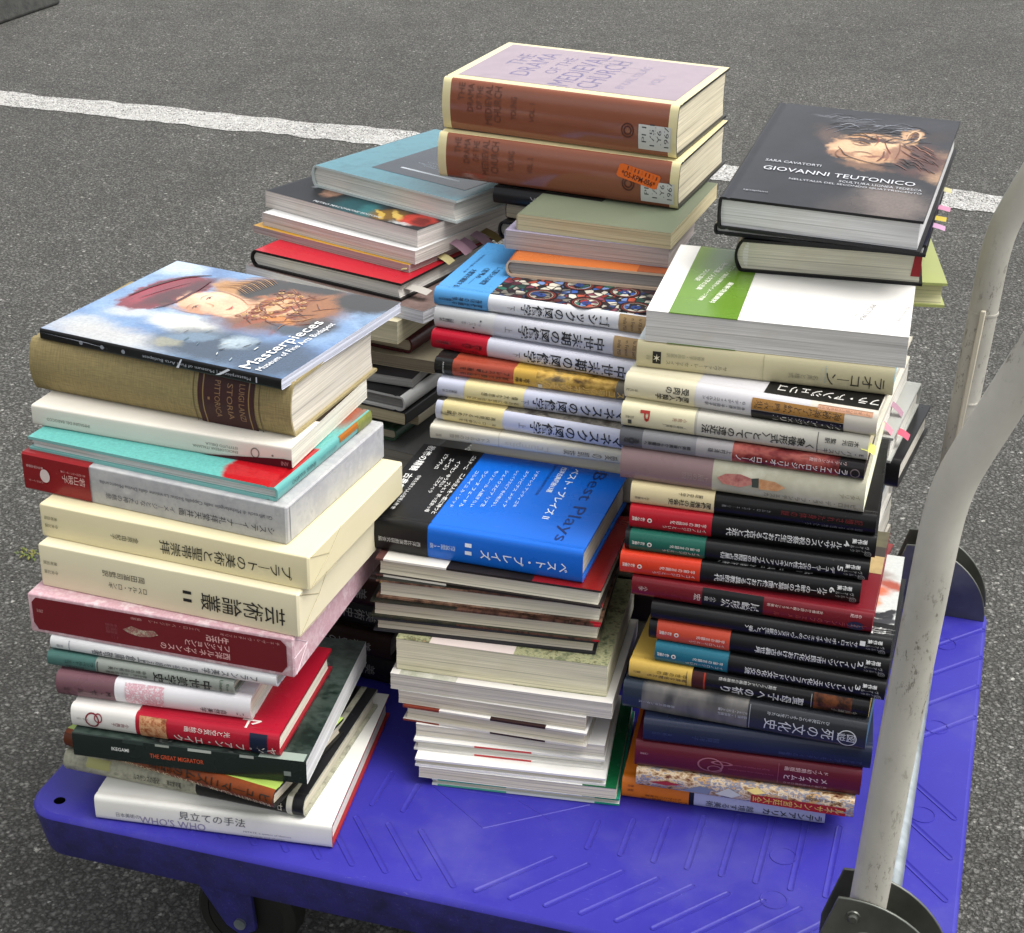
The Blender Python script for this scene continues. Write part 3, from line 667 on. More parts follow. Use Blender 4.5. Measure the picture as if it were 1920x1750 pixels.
# ------------------------------------------------------------------ the books: (x, y, yaw, width, height above deck, thickness)
PL = {
'FL1':(-.3766,1.2653,-9.61,.2242,.0006,.0250),'FL2':(-.4120,1.3016,-15.94,.2398,.0258,.0205),'FL3':(-.4117,1.3102,-23.34,.2239,.0465,.0185),
'FL4':(-.3924,1.2728,-10.05,.2191,.0652,.0246),'FL5':(-.3939,1.2817,-12.23,.1976,.0900,.0228),'FL6':(-.4085,1.2960,-11.03,.1840,.1130,.0237),
'FL7':(-.4182,1.3099,-13.80,.1810,.1369,.0140),'FL8':(-.4153,1.3153,-15.19,.2198,.1511,.0135),'FL9':(-.4342,1.3249,-15.86,.2582,.1648,.0398),
'FL10':(-.4237,1.3388,-18.78,.2569,.2048,.0428),'FL11':(-.4230,1.3534,-19.80,.2677,.2478,.0327),'FL12':(-.4400,1.3822,-21.58,.2678,.2807,.0362),
'FL13':(-.4359,1.3887,-21.90,.2555,.3171,.0130),'FL14':(-.4375,1.4130,-18.45,.2599,.3303,.0194),'FL15':(-.4442,1.4440,-21.14,.2697,.3499,.0508),
'FL16':(-.4320,1.4464,-24.2,.2560,.4010,.0102),
'FC14':(-.0708,1.3259,-8.86,.1787,.0006,.0078),'FC13':(-.0834,1.3269,-9.14,.1881,.0086,.0123),'FC12':(-.0869,1.3278,-8.69,.1811,.0211,.0084),
'FC11':(-.0887,1.3419,-8.80,.1823,.0297,.0114),'FC10':(-.0869,1.3484,-9.71,.1807,.0413,.0129),'FC9':(-.0996,1.3544,-13.56,.1780,.0544,.0168),
'FC8':(-.1039,1.3586,-13.06,.1810,.0714,.0139),'FC7':(-.1114,1.3609,-12.29,.2122,.0855,.0171),'FC6':(-.1060,1.3683,-12.07,.2014,.1028,.0338),
'FC5':(-.1281,1.3815,-9.88,.2114,.1368,.0143),'FC4':(-.1308,1.3835,-10.41,.2179,.1513,.0178),'FC3':(-.1254,1.3880,-11.25,.2143,.1693,.0195),
'FC2':(-.1262,1.3950,-14.63,.2159,.1890,.0188),'FC1':(-.1393,1.4135,-17.0,.2140,.2080,.0333),
'FR1':(.1084,1.3109,-11.54,.1893,.0006,.0221),'FR2':(.1199,1.2983,-12.98,.1997,.0229,.0207),'FR3':(.1179,1.3005,-11.70,.2057,.0438,.0279),
'FR4':(.1242,1.2999,-10.90,.2058,.0719,.0244),'FR5':(.1051,1.3179,-16.42,.2218,.0965,.0284),'FR6':(.1103,1.3252,-16.43,.2178,.1251,.0181),
'FR7':(.1330,1.3245,-17.06,.2074,.1434,.0190),'FR8':(.1269,1.3318,-16.52,.2159,.1626,.0202),'FR9':(.1278,1.3320,-15.28,.2143,.1830,.0175),
'FR10':(.1103,1.3452,-16.08,.2161,.2007,.0195),'FR11':(.0991,1.3512,-13.46,.2149,.2204,.0206),'FR12':(.1029,1.3574,-13.93,.2177,.2412,.0185),
'FR13':(.1067,1.3646,-13.66,.2190,.2599,.0216),'FR14':(.1070,1.3702,-14.47,.2177,.2817,.0198),'FR15':(.0969,1.3777,-16.26,.2171,.3017,.0308),
'FR16':(.0953,1.3811,-16.60,.2166,.3327,.0175),'FR17':(.0961,1.3864,-17.29,.2181,.3504,.0222),'FR18':(.0988,1.3984,-20.0,.2241,.3728,.0226),
'FR19':(.1095,1.4153,-14.53,.2260,.3956,.0260),'FR20':(.1163,1.4166,-13.91,.2278,.4218,.0288),'FR21':(.2046,1.5234,-11.13,.1737,.4509,.0318),
'FR22':(.1850,1.5145,-19.2,.1855,.4950,.0322),
'BC12':(-.0830,1.5537,-15.65,.2100,.2571,.0147),'BC11':(-.0781,1.5653,-19.51,.2150,.2721,.0204),'BC10':(-.0769,1.5755,-17.63,.2150,.2928,.0189),
'BC9':(-.0802,1.5895,-17.70,.2150,.3119,.0176),'BC8':(-.0846,1.6145,-22.0,.2170,.3297,.0196),'BC7':(-.0817,1.6225,-21.5,.2190,.3495,.0219),
'BC6':(-.0821,1.6282,-19.29,.2226,.3716,.0182),'BC5':(-.0104,1.6683,-12.98,.1706,.3901,.0184),'BC4':(-.0122,1.7021,-17.73,.1758,.4087,.0199),
'BC3':(-.0000,1.7040,-19.85,.1662,.4288,.0171),'BC2':(-.0868,1.8227,-21.9,.2740,.4480,.0500),'BC1':(-.0825,1.8350,-22.9,.2670,.4990,.0560),
'BL6':(-.3072,1.8437,-33.42,.2515,.3214,.0142),'BL5':(-.3003,1.8402,-31.05,.2073,.3358,.0205),'BL4':(-.3054,1.8978,-34.5,.2296,.3565,.0089),
'BL3':(-.2936,1.8973,-35.0,.2249,.3656,.0153),'BL2':(-.2926,1.9189,-37.0,.2321,.3811,.0196),'BL1':(-.2399,1.9394,-37.5,.2192,.4009,.0260)}
WH = '#e8e6e0'; CRM = '#e9dfc0'; BLK = '#141416'
white = paper('#e4e2dc', .35, .15); black = paper('#0b0b0d', .36, .08, spec=.35); offw = paper('#dedacb', .5)

# ---------------- front left stack, from the deck up
book('FL1', 'white hardcover with a grey title, on the blue deck below the front left stack', PL['FL1'], .216, paper('#dcdbd4', .4, .1), pg='#dcd8cc', edge=paper('#8c1f26'), bulge=.0008,
     decals=[S('見立ての手法', .36, .64, .66, .36, '#55565a'), S("WHO'S WHO", .19, .47, .24, .34, '#8d86a0'), S('日本美術の', .09, .19, .34, .2, '#70707a'), S('MITATE, a system of likeness', .63, .83, .28, .1, '#8d8d90'), S('Parody and allusion', .66, .8, .12, .09, '#9a9a9c')])
mar = mottled('marbled_grey_paper', ['#55564c', '#8d8c7c', '#a8a792', '#6d6d60'], 60, .5)
book('FL2', 'grey marbled book with a black band round its right end, resting on the white book', PL['FL2'], .190, mar, pg='#cdc6b2', bulge=.005,
     bands=[(.56, .93, paper('#131313', .4)), (.955, 1, paper('#17171a', .4))], decals=[S('ルネサンスの道化', .30, .41, .55, .34, '#24241f'), S('澤井繁男著', .44, .5, .55, .28, '#24241f'), Q(.10, .20, .55, .95, paper('#a5a46c')), SR('廿', .905, .5, .006, .008, 0, '#d8d4c0'), Q(.932, .954, 0, 1, paper('#c9c6b8'))],
     cdecals=[TQ(.56, .93, .1, .5, paper('#0f0f10', .35)), TQ(.6, .9, .5, .98, mottled('lime_cover', ['#7d7f55', '#a3a579'], 30)), TV('ヤヌスの鏡', .75, .62, .03, .09, -20, '#2a2a20'), TV('芸術家たち', .66, .62, .02, .09, -20, '#2a2a20')])
book('FL3', 'small orange backed book set askew, with a lime green cover', PL['FL3'], .13, paper('#a5bf5a', .35, .2), pg='#d5cbb4', bulge=.0045, edge=paper('#1c1b1a'),
     bands=[], spinemat=mottled('orange_spine', ['#5f2a12', '#7d3c1a', '#6d3216'], 25, .4),
     decals=[V('ヒューマニズムの芸術', .985, .42, .66, .46, '#24180e', True), S('KENNETH CLARK  THE ART OF HUMANISM', .28, .985, .24, .26, '#d8c7a0', 180), Q(0, .06, .1, .9, paper('#5a2a14'))])
mig = mottled('grey_street_photograph', ['#0c1512', '#16241f', '#35423c', '#10191a', '#8e9690'], 22, .3, (1, 1.6, 1), 4, .3, (.28, .74))
book('FL4', 'dark green paperback with small orange lettering along its spine', PL['FL4'], .205, paper('#16221e', .25, .4), kind='soft', pg='#d4d4cf', topmat=mig, edge=paper('#c4c6c2'),
     decals=[Q(.22, .31, .86, 1, paper('#2d3834')), Q(.36, .42, .9, 1, paper('#93998f')), Q(.50, .60, .88, 1, paper('#a9aea6')), Q(.72, .78, .88, 1, paper('#9a9f97')), S('IKEGAMI', .17, .245, .56, .15, '#d9dcd6', 0, True), S('THE GREAT MIGRATOR', .335, .565, .47, .19, '#c4502e', 0, True), Q(.905, .935, .32, .52, paper('#7d857f'))],
     cdecals=[T('RAUSCHENBERG', .66, .62, .1, .018, 60, '#6e7873', True), TQ(.80, .99, 0, .055, paper('#8d9a90'))])
red = paper('#a3142a', .28, .3)
book('FL5', 'red book with a white left end and a navy box on its spine', PL['FL5'], .150, red, pg='#dcd6c6', bulge=.003, edge=paper('#8a0f20'),
     bands=[(0, .315, paper('#d9d6d0', .35, .2))], decals=[Q(.335, .465, .03, .97, mottled('robed_figures_print', ['#3a2416', '#9a5a38', '#c89a72', '#51301f'], 130, .3)), V('ヤン・ファン・エイク', .985, .50, .27, .34, '#dccfc8', True), V('光と空気の絵画', .77, .55, .73, .22, '#e5d9d2'), Q(.862, .945, .06, .94, paper('#131c33', .3)),
             V('小林典子', .285, .20, .45, .18, '#7a3038'), O(.105, .5, .0068, .0078, paper('#7a2530'), .8), O(.135, .62, .004, .005, paper('#8a4048'), .72), S('AURA · VAN', .03, .085, .5, .1, '#8a8a86', 180)],
     cdecals=[TV('ヤ', .84, .10, .018, .018, -12, '#e5d9d2', True)])
book('FL6', 'white dust jacketed book whose left end is dusky mauve, with a faint pink floral sketch', PL['FL6'], .132, paper('#dad8da', .3, .25), pg='#d9d4c4', bulge=.0042, edge=paper('#d5d2cc'),
     bands=[(0, .305, paper('#6d4c54', .3, .2))], decals=[V('M・ゼール', .285, .115, .42, .27, '#1d1418'), V('法政大学', .075, .04, .45, .16, '#3a2a2e'), Q(.36, .56, .1, .97, mottled('pink_floral_sketch', ['#dad8da', '#dad8da', '#c98d98', '#dcdadc', '#dad8da'], 240, .3)), V('自然美学', .88, .745, .30, .24, '#26242a'), S('1,1', .93, .965, .3, .14, '#55555a')])
book('FL7', 'slim greenish grey book with a teal left end and bold black title', PL['FL7'], .128, paper('#8d938b', .3, .25), pg='#d6d0be', bulge=.002,
     bands=[(0, .265, paper('#456a64', .32, .2))], decals=[V('中世美学史', .885, .575, .46, .74, '#121412', True), V('ウンベルト・エコ', .255, .10, .62, .32, '#13201e'), V('谷口伊兵衛訳', .20, .1, .25, .22, '#1b2a28'), V('中世の芸術と美', .54, .335, .66, .22, '#30342f'), V('歴史的・思想的背景', .54, .32, .34, .22, '#30342f'), A('Umberto', .935, .95, .1, .018, '#2a4a2a'), A('Eco', .97, .8, .3, .012, '#2a4a2a'), Q(.272, .278, .1, .9, ink('#3c4a46'))])
book('FL8', 'slim white book directly under the pink and maroon boxed book', PL['FL8'], .135, paper('#dadada', .3, .3), pg='#d9d4c6', bulge=.0025, decals=[V('上倉庸敬著', .44, .19, .42, .42, '#5c5e62'), V('フランス美学', .92, .68, .5, .4, '#4c4e55'), V('国の谷を超えて', .66, .40, .36, .3, '#6d7078'), V('京都', .06, .03, .45, .24, '#7a7c80'), Q(.085, .089, .1, .9, ink('#9a9aa0'))])

def boxed(key, label, d, m, decals, side=(), topd=(), name='boxed_book', capmat=None, lines='#a59a78'):
    """a closed cardboard slipcase: printed front, folded flaps on the right end"""
    x, y, yaw, w, z0, t = PL[key]; root = empty(name, label, 'boxed book', (x, y, PH + z0), (0, 0, R(yaw)), GROUP[key[:2]])
    c = .0016; o = MB(); N = 3; rs = random.Random(key)
    pr = []
    for cx, cz, a0 in ((c, c, 180), (c, t - c, 90)):
        arcp = [(cx + c * cos(R(a0 + (-1 if a0 == 90 else 1) * 0 + (90 * k / N if a0 == 180 else 90 - 90 * k / N + 0))), 0) for k in range(N + 1)]
    ring_ = [(d, 0)] + [(c - c * sin(R(90 * k / N)), c - c * cos(R(90 * k / N))) for k in range(N + 1)] + [(c - c * cos(R(90 * k / N)), t - c + c * sin(R(90 * k / N))) for k in range(N + 1)] + [(d, t)]
    n = len(ring_); cutx = [c, w * .25, w * .5, w * .75, w - c]; wob = [rs.uniform(-.0004, .0004) for _ in cutx]
    vs = [(xx, yy + (wb if yy < .01 else 0), zz) for xx, wb in zip(cutx, wob) for yy, zz in ring_]
    o.add(vs, [(i * n + k, i * n + k + 1, (i + 1) * n + k + 1, (i + 1) * n + k)[::-1] for i in range(len(cutx) - 1) for k in range(n - 1)], m, True)
    for xx, xe, fl in ((c, 0, 0), (w - c, w, 1)):
        wb = wob[0] if not fl else wob[-1]; cm = capmat or m
        outer = [(xx, yy + (wb if yy < .01 else 0), zz) for yy, zz in ring_]; inn = [(xe, min(max(yy, c), d - c), min(max(zz, c), t - c)) for yy, zz in ring_]
        fs = [((k, k + 1, n + k + 1, n + k) if fl else (n + k, n + k + 1, k + 1, k)) for k in range(n - 1)]
        o.add(outer + inn, fs, m, True); o.add(inn, [tuple(range(n)) if fl else tuple(range(n))[::-1]], cm)
    o.add([(c, d, 0), (w - c, d, 0), (w - c, d, t), (c, d, t)], [(3, 2, 1, 0)][::-1] and [(0, 1, 2, 3)[::-1]], m)
    lay = [0]
    def fp(u, v): lay_e = .0003 + .0006 + lay[0] * .00004; return (u * w, -lay_e + .0002, v * t)
    for dl in decals:
        lay[0] += 1; k = dl[0]
        if k == 'v': vs_, fs_ = glyphs(column(dl[1]), dl[7]); L = abs(dl[2] - dl[3]); o.add([fp((dl[2] + dl[3]) / 2 + yv * L, dl[4] - xv * dl[5]) for xv, yv in vs_], fs_, ink(dl[6]))
        elif k == 'h': vs_, fs_ = glyphs(dl[1], dl[8]); L = dl[3] - dl[2]; sg = -1 if dl[7] == 180 else 1; o.add([fp((dl[2] + dl[3]) / 2 + sg * xv * L, dl[4] + sg * yv * dl[5]) for xv, yv in vs_], fs_, ink(dl[6]))
        elif k == 'h2': vs_, fs_ = glyphs(dl[1], False); o.add([fp(dl[2] + yv * .032, dl[3] - xv * .26) for xv, yv in vs_], fs_, ink('#1a1a18'))
        elif k == 'p': o.add([fp(*p) for p in dl[1]], [tuple(range(len(dl[1])))], dl[2])
    # flap creases on the right end: thin raised seams
    for (ya, za), (yb, zb) in side:
        a_ = Vector((w + .0002, ya * d, za * t)); b_ = Vector((w + .0002, yb * d, zb * t)); dv = (b_ - a_).normalized(); pv = Vector((0, -dv.z, dv.y)) * .0004
        o.add([a_ + pv, b_ + pv, b_ - pv, a_ - pv, a_ + Vector((.0004, 0, 0)), b_ + Vector((.0004, 0, 0))], [(0, 4, 5, 1), (3, 2, 5, 4)], ink(lines))
    ob = o.build('slipcase', root); return root, w, t, d
pinkp = mottled('pink_damask_paper', ['#b88f96', '#d3b6ba', '#c39aa2', '#dcc6c8', '#b27f89'], 48, .35, (1, 1, 1), 5, .15)
mar_red = paper('#6e1a22', .4, .05)
flaps = [((.02, .06), (.20, .52)), ((.02, .94), (.20, .52)), ((.20, .52), (.32, .98)), ((.0, .03), (.26, .01))]
boxed('FL9', 'pink patterned boxed book with a maroon panel along its front', .215, pinkp,
      [PO([(.018, .28), (.035, .10), (.955, .10), (.975, .28), (.975, .80), (.955, .93), (.035, .93), (.018, .80)], mar_red),
       V('西洋ルネッサンスの', .765, .505, .26, .17, '#d9a9a4', True), V('ファッションと', .765, .60, .46, .17, '#d9a9a4', True), V('生活', .765, .68, .66, .17, '#d9a9a4', True),
       V('チェーザレ・ヴェチェッリオ', .95, .735, .82, .08, '#c98f8c'), V('ピエロ・ベルジェレ　編著', .66, .40, .83, .07, '#c08984'), V('柏書房', .06, .035, .6, .09, '#c08984'), S('Cesare Vecellio costumes', .30, .345, .4, .4, '#8a4046', 180),
       PO([(.365, .50), (.40, .62), (.44, .56), (.485, .60), (.50, .50), (.47, .42), (.43, .38), (.39, .42)], mottled('costume_engraving', ['#5a3a34', '#a79a86', '#8a4a48', '#c2b79f', '#54554a'], 260, .4))],
      [((.015, .05), (.14, .50)), ((.015, .95), (.14, .50)), ((.14, .50), (.0, .5))], lines='#d8c4c8')
creamb = paper('#e0d7b6', .5, 0, .05, 'cream_card'); creamb2 = paper('#ddd3ac', .5, 0, .05, 'cream_card')
boxed('FL10', 'cream boxed book with widely spaced black characters, below its twin with the smaller title', .205, creamb,
      [V('芸術論叢', .95, .635, .42, .42, '#1a1a18'), ('h2', 'II', .583, .46), V('ロベルト・ロンギ', .425, .275, .36, .15, '#3a392f'), V('岡田温司監訳', .42, .255, .62, .15, '#3a392f'), V('中央公論', .075, .02, .38, .09, '#57543f'), V('美術出版', .075, .02, .6, .09, '#57543f')], flaps)
boxed('FL11', 'cream boxed book titled in one long row of characters, lying on its thicker twin', .2, creamb2,
      [V('プラートの美術と聖帯崇拝', .94, .46, .44, .44, '#1d1c18'), V('金原由紀子', .38, .275, .46, .17, '#3a392f'), V('中央公論', .07, .02, .38, .11, '#57543f'), V('美術出版', .07, .02, .62, .11, '#57543f')], flaps)
grym = mottled('grey_marbled_card', ['#8f9090', '#b1b1b0', '#a2a2a4', '#c0c0be'], 30, .4, (1, 1, 1), 5)
rt, w12, t12, d12 = boxed('FL12', 'grey marbled boxed book wrapped at its left end in a deep red paper band', .19, grym,
      [V('システィーナ礼拝堂天井画', .955, .60, .30, .2, '#3c3e46'), V('イメージとなった神の慈悲', .585, .32, .30, .17, '#54565e'), S('Gli affreschi di Michelangelo nella Cappella Sistina: La visione della Divina Misericordia', .30, .95, .66, .13, '#5c5e66', 180)],
      [((.03, .06), (.03, .94)), ((.03, .94), (.6, .9))], lines='#85868a')
def case_band(root, w, t, d, u1, m, decals):
    o = MB(); e = .0011; x0, x1 = -.0012, u1 * w
    pr = [(d * .96, -.0002), (.001, -.0002), (-e, .0016), (-e - .0003, t * .5), (-e, t - .001), (.0012, t + .0006), (d * .96, t + .0006)]
    for i in range(len(pr) - 1): o.add([(x0, *pr[i]), (x0, *pr[i + 1]), (x1, *pr[i + 1]), (x1, *pr[i])], [(0, 1, 2, 3)[::-1]], m, True)
    o.add([(x0, *p) for p in pr], [tuple(range(len(pr)))], m)
    for s, u, v0, v1, wd, c in decals:
        vs, fs = glyphs(s); o.add([(u * w + yv * wd, -e - .0012, ((v0 + v1) / 2 - xv * (v0 - v1)) * t) for xv, yv in vs], fs, ink(c))
    N = 20; o.add([(.085 * w + .0052 * cos(2 * pi * k / N), -e - .0012, t * .5 + .0066 * sin(2 * pi * k / N)) for k in range(N)], [tuple(range(N))], paper('#d5c4c0'))
    o.build('paper_band', root)
case_band(rt, w12, t12, d12, .262, paper('#84161b', .3, .25), [(column('若山映子'), .20, .66, .42, .024, '#d9b5b0'), (column('第十四回マルコ・ポーロ賞'), .20, .76, .70, .026, '#cf9f9a'), (column('東北大学出版会'), .047, .74, .66, .018, '#d9b5b0'), (column('システィーナ'), .047, .34, .27, .016, '#cf9f9a')])
tealpic = picture('teal_poster_cover', ['1', '#2f8f8a', '#5cb7ae', '#72c4b8'][0:1] and '#5aa39c', [(.250, .030, .058, .052, 24, '#a3131c', .06), (.01, .15, .05, .05, 0, '#a01828', .2), (.2, .17, .06, .05, -20, '#8a3a1c', .35), (.17, .07, .045, .004, 25, '#e0b48a', .3, .8), (.08, .08, .09, .02, -12, '#7fd0c6', .8, .6), (.15, .12, .06, .03, 0, '#26302c', .3)], .012, 25, .22, .5)
book('FL13', 'teal hardcover with a red corner on its cover, its spine on the right', PL['FL13'], .178, paper('#5f9f9b', .3, .3), 'R', pg='#d6d6d2', topmat=tealpic, bulge=.001, edge=paper('#79b3ae'),
     decals=[S('OGAWA SHINJI', .14, .38, .5, .42, '#3b5c5a'), S('小川信治 干渉する世界', .42, .6, .5, .3, '#5c8482'), Q(.84, 1, .0, 1, mottled('olive_patch', ['#5d6b2e', '#8a8a4a'], 60)), Q(.64, .84, .55, 1, paper('#a0611f'))])
ivory = paper('#d5d0c4', .5, 0, .08)
book('FL14', 'ivory paperback with a worn spine, sagging between the thick tan book and the teal hardcover', PL['FL14'], .165, ivory, kind='soft', pg='#e0dccb', cdecals=[TQ(.0, .999, .36, .999, mottled('dark_brown_rear', ['#140d0a', '#2c1d16'], 20))],  # top is dark brown towards the rear, ivory in front
     bands=[], decals=[S('ISTITUTO DELLA', .68, .80, .58, .13, '#77736a', 180), S('ENCICLOPEDIA ITALIANA', .63, .80, .38, .13, '#77736a', 180), S('IMMAGINI DEL BAROCCO', .06, .23, .42, .15, '#77736a', 180), O(.865, .5, .0042, .005, paper('#77736a'), .78), O(.93, .5, .001, .001, paper('#77736a')), PO([(.66, .0), (1, .0), (1, .42), (.97, .44)], paper('#4a0f1a')), SR('INV', .975, .2, .007, .004, 0, '#b08a8a')])
LZ = cloth('#8f8055')
lab = paper('#3c201f', .5)
book('FL15', 'very thick tan cloth bound book with a dark brown label on its spine', PL['FL15'], .172, LZ, pg='#d8d0c0', bulge=.0075, edge=cloth('#978a63'),
     decals=[Q(.658, .868, .0, 1.0, lab), Q(.676, .680, .0, 1, ink('#8f7544')), Q(.846, .850, .0, 1, ink('#8f7544')), Q(.640, .643, .0, 1, ink('#5a4a2c')), Q(.884, .887, .0, 1, ink('#5a4a2c')),
             A('LUIGI LANZI', .822, .86, .17, .021, '#8d6a48'), A('STORIA', .778, .84, .16, .021, '#8d6a48'), A('PITTORICA', .732, .86, .17, .021, '#8d6a48'), A('I', .70, .55, .5, .008, '#8d6a48')])
W, D = PL['FL16'][3], .217
def bl(fx, fy, rx, ry, an, c, so=.25, op=1): return (fx * W, fy * D, rx * W, ry * D, an, c, so, op)
mast = picture('portrait_cover', [9, '#42608c', '#5f7fa8', '#7b98b8', '#557293'],
    [bl(.25, .07, .26, .10, 0, '#b9b6ae', .6, .8), bl(.10, .16, .10, .07, 0, '#b5b6b2', .6, .7), bl(.17, .36, .08, .07, 20, '#b9bcc0', .6, .8), bl(.42, .33, .16, .09, -10, '#d3d2c6', .45, .9), bl(.06, .93, .10, .1, 0, '#b9c6d8', .5, .8), bl(.62, .17, .22, .17, 0, '#26384a', .4, .95), bl(.52, .22, .10, .05, 30, '#63798c', .4, .9), bl(.70, .25, .06, .07, 0, '#a9bac2', .4, .8), bl(.47, .12, .05, .04, 0, '#8d8c78', .5, .8), bl(.88, .16, .16, .2, 0, '#34485f', .4, 1),
     bl(.62, .74, .26, .36, 0, '#6e4428', .25, 1), bl(.40, .82, .13, .10, 0, '#a87a48', .3), bl(.175, .62, .11, .26, -12, '#6d1424', .10), bl(.11, .55, .04, .12, 5, '#8a2436', .5, .9), bl(.215, .66, .045, .22, -12, '#3f0c18', .4, .9), bl(.13, .72, .05, .08, -20, '#7d1c2e', .6, .8), bl(.24, .50, .03, .06, 20, '#2c0810', .5, .8), bl(.395, .600, .140, .135, -4, '#cf9f7c', .08), bl(.40, .62, .115, .10, -4, '#dfb694', .5, .95), bl(.40, .49, .12, .035, 2, '#a87453', .7, .8), bl(.52, .60, .03, .09, 0, '#a87050', .6, .8), bl(.36, .525, .022, .035, 0, '#a87c60', .7, .9), bl(.355, .645, .022, .035, 0, '#b08468', .7, .9), bl(.415, .555, .025, .015, 0, '#b08060', .7, .8), bl(.47, .575, .085, .095, 0, '#dab08e', .25), bl(.34, .66, .07, .05, 0, '#e8c8aa', .6, .8), bl(.43, .52, .04, .035, 0, '#d39a7e', .7, .6), bl(.43, .66, .04, .035, 0, '#d39a7e', .7, .6),
     
     bl(.475, .86, .09, .13, 0, '#1a1713', .2), bl(.62, .98, .14, .07, 0, '#171512', .3), bl(.62, .70, .10, .14, 0, '#d3a67c', .3, .9), bl(.57, .62, .02, .2, 10, '#7c3a1a', .3), bl(.66, .64, .018, .22, -14, '#8a4420', .3), bl(.72, .66, .02, .24, 6, '#6d3015', .3), bl(.60, .80, .10, .018, 20, '#a05a28', .4), bl(.70, .56, .08, .03, -20, '#b3702f', .4), bl(.77, .78, .07, .16, 0, '#8a5426', .35), bl(.90, .94, .13, .16, 0, '#15130f', .25), bl(.86, .55, .07, .12, 0, '#25221f', .4, .9), bl(.80, .48, .1, .05, 0, '#32404f', .4)],
    .011, 55, .10, .8)
rp = random.Random(3); mst = []
def pm(hx): return paper(hx, .12, .8, .12, 'print_ink')
for k in range(40):   # interlaced bands and chains on the robe
    x0, y0 = rp.uniform(.56, .80), rp.uniform(.52, .88); an = rp.choice((35, 50, -40, -55, 80)); ln = rp.uniform(.06, .15)
    dx, dy = ln * cos(R(an)), ln * sin(R(an)); mst.append(TS([(x0 - dx / 2, y0 - dy / 2), (x0 + rp.uniform(-.02, .02), y0 + rp.uniform(-.02, .02)), (x0 + dx / 2, y0 + dy / 2)], rp.uniform(.0008, .0019), pm(rp.choice(('#5a2a14', '#7a3f1c', '#a8733c', '#6d3418', '#8a5228', '#4a2010')))))
for q_ in range(3):
    for k in range(13):
        f = k / 12; mst.append(TO(.545 + q_ * .035 + .05 * sin(pi * f) * (1 + q_ * .5), .52 + .36 * f, .0030, .0021, pm(('#7a3a1c', '#c79a58')[k % 2]), 40, .5))
mst += [TS([(.075, .50), (.09, .66), (.14, .82), (.22, .90)], .0040, pm('#3d0d18')), TS([(.235, .42), (.265, .54), (.262, .70), (.25, .84)], .0035, pm('#4a1220')), TS([(.12, .50), (.15, .64), (.19, .78)], .0015, pm('#7d3040')),
    TS([(.358, .500), (.352, .525), (.357, .552)], .0010, pm('#5a3c2e')), TS([(.352, .620), (.346, .645), (.352, .672)], .0010, pm('#5a3c2e')), TS([(.338, .492), (.330, .525), (.337, .560)], .0007, pm('#a0785a')), TS([(.330, .612), (.323, .645), (.331, .682)], .0007, pm('#a0785a')), TO(.3595, .526, .0010, .0012, pm('#2c2220')), TO(.3535, .646, .0010, .0012, pm('#2c2220')),
    TS([(.362, .588), (.395, .582), (.412, .572), (.410, .556)], .0008, pm('#b98a66')), TS([(.474, .552), (.4795, .580), (.474, .610)], .0013, pm('#a8483f')), TS([(.482, .562), (.486, .580), (.482, .600)], .0011, pm('#b9655a')), TS([(.525, .50), (.545, .57), (.535, .65)], .0012, pm('#b98662')), TS([(.275, .735), (.36, .742), (.45, .71), (.52, .65)], .0010, pm('#9a6d48')), TS([(.275, .47), (.37, .455), (.46, .475), (.525, .53)], .0009, pm('#b98a66'))]
for k in range(16):   # hair
    y0 = .78 + .012 * k; mst.append(TS([(.30 + .004 * k, y0), (.37 + .004 * k, y0 + .03), (.45 + .003 * k, y0 - .02)], .0009, pm(('#8a5a2c', '#c2935a', '#6d4420')[k % 3])))
for k in range(12):   # cloud edges, towers and trees of the landscape
    x0, y0 = rp.uniform(.46, .78), rp.uniform(.05, .30); mst.append(TS([(x0, y0), (x0 + rp.uniform(-.02, .02), y0 + rp.uniform(.02, .045))], rp.uniform(.0006, .0016), pm(rp.choice(('#1c2c3a', '#8ea0a8', '#c2c6c0', '#3a4c54', '#54707c')))))
book('FL16', 'shrink wrapped paperback with a red hatted portrait, atop the front left stack', PL['FL16'], D, black, kind='soft', pg='#c9ccd8', topmat=mast, tilt=(-.6, -.3), edge=paper('#c9ccd8'),
     decals=[S('Masterpieces | Museum of Fine Arts Budapest', .44, .88, .5, .36, '#a9adb4', 180), O(.18, .5, .002, .002, paper('#8a8e96')), O(.27, .5, .002, .002, paper('#8a8e96')), O(.36, .5, .002, .002, paper('#8a8e96')), S('|', .9, .905, .5, .5, '#c9ccd8'), PO([(.58, .1), (.60, .95), (.605, .95), (.59, .1)], paper('#d8dce4', .1, .8)), PO([(.74, .2), (.79, .98), (.80, .9), (.76, .3)], paper('#d8dce4', .1, .8)), PO([(.0, .7), (.2, .62), (.3, .5), (.2, .66)], paper('#c8ccd8', .1, .8))],  # pale slivers on the spine paint in the shrink wrap's highlights
     cdecals=mst + [T('Masterpieces', .845, .325, .128, .0155, 90, '#f2f2f0'), T('Museum of Fine Arts Budapest', .895, .33, .128, .0088, 90, '#e6e8ea')])

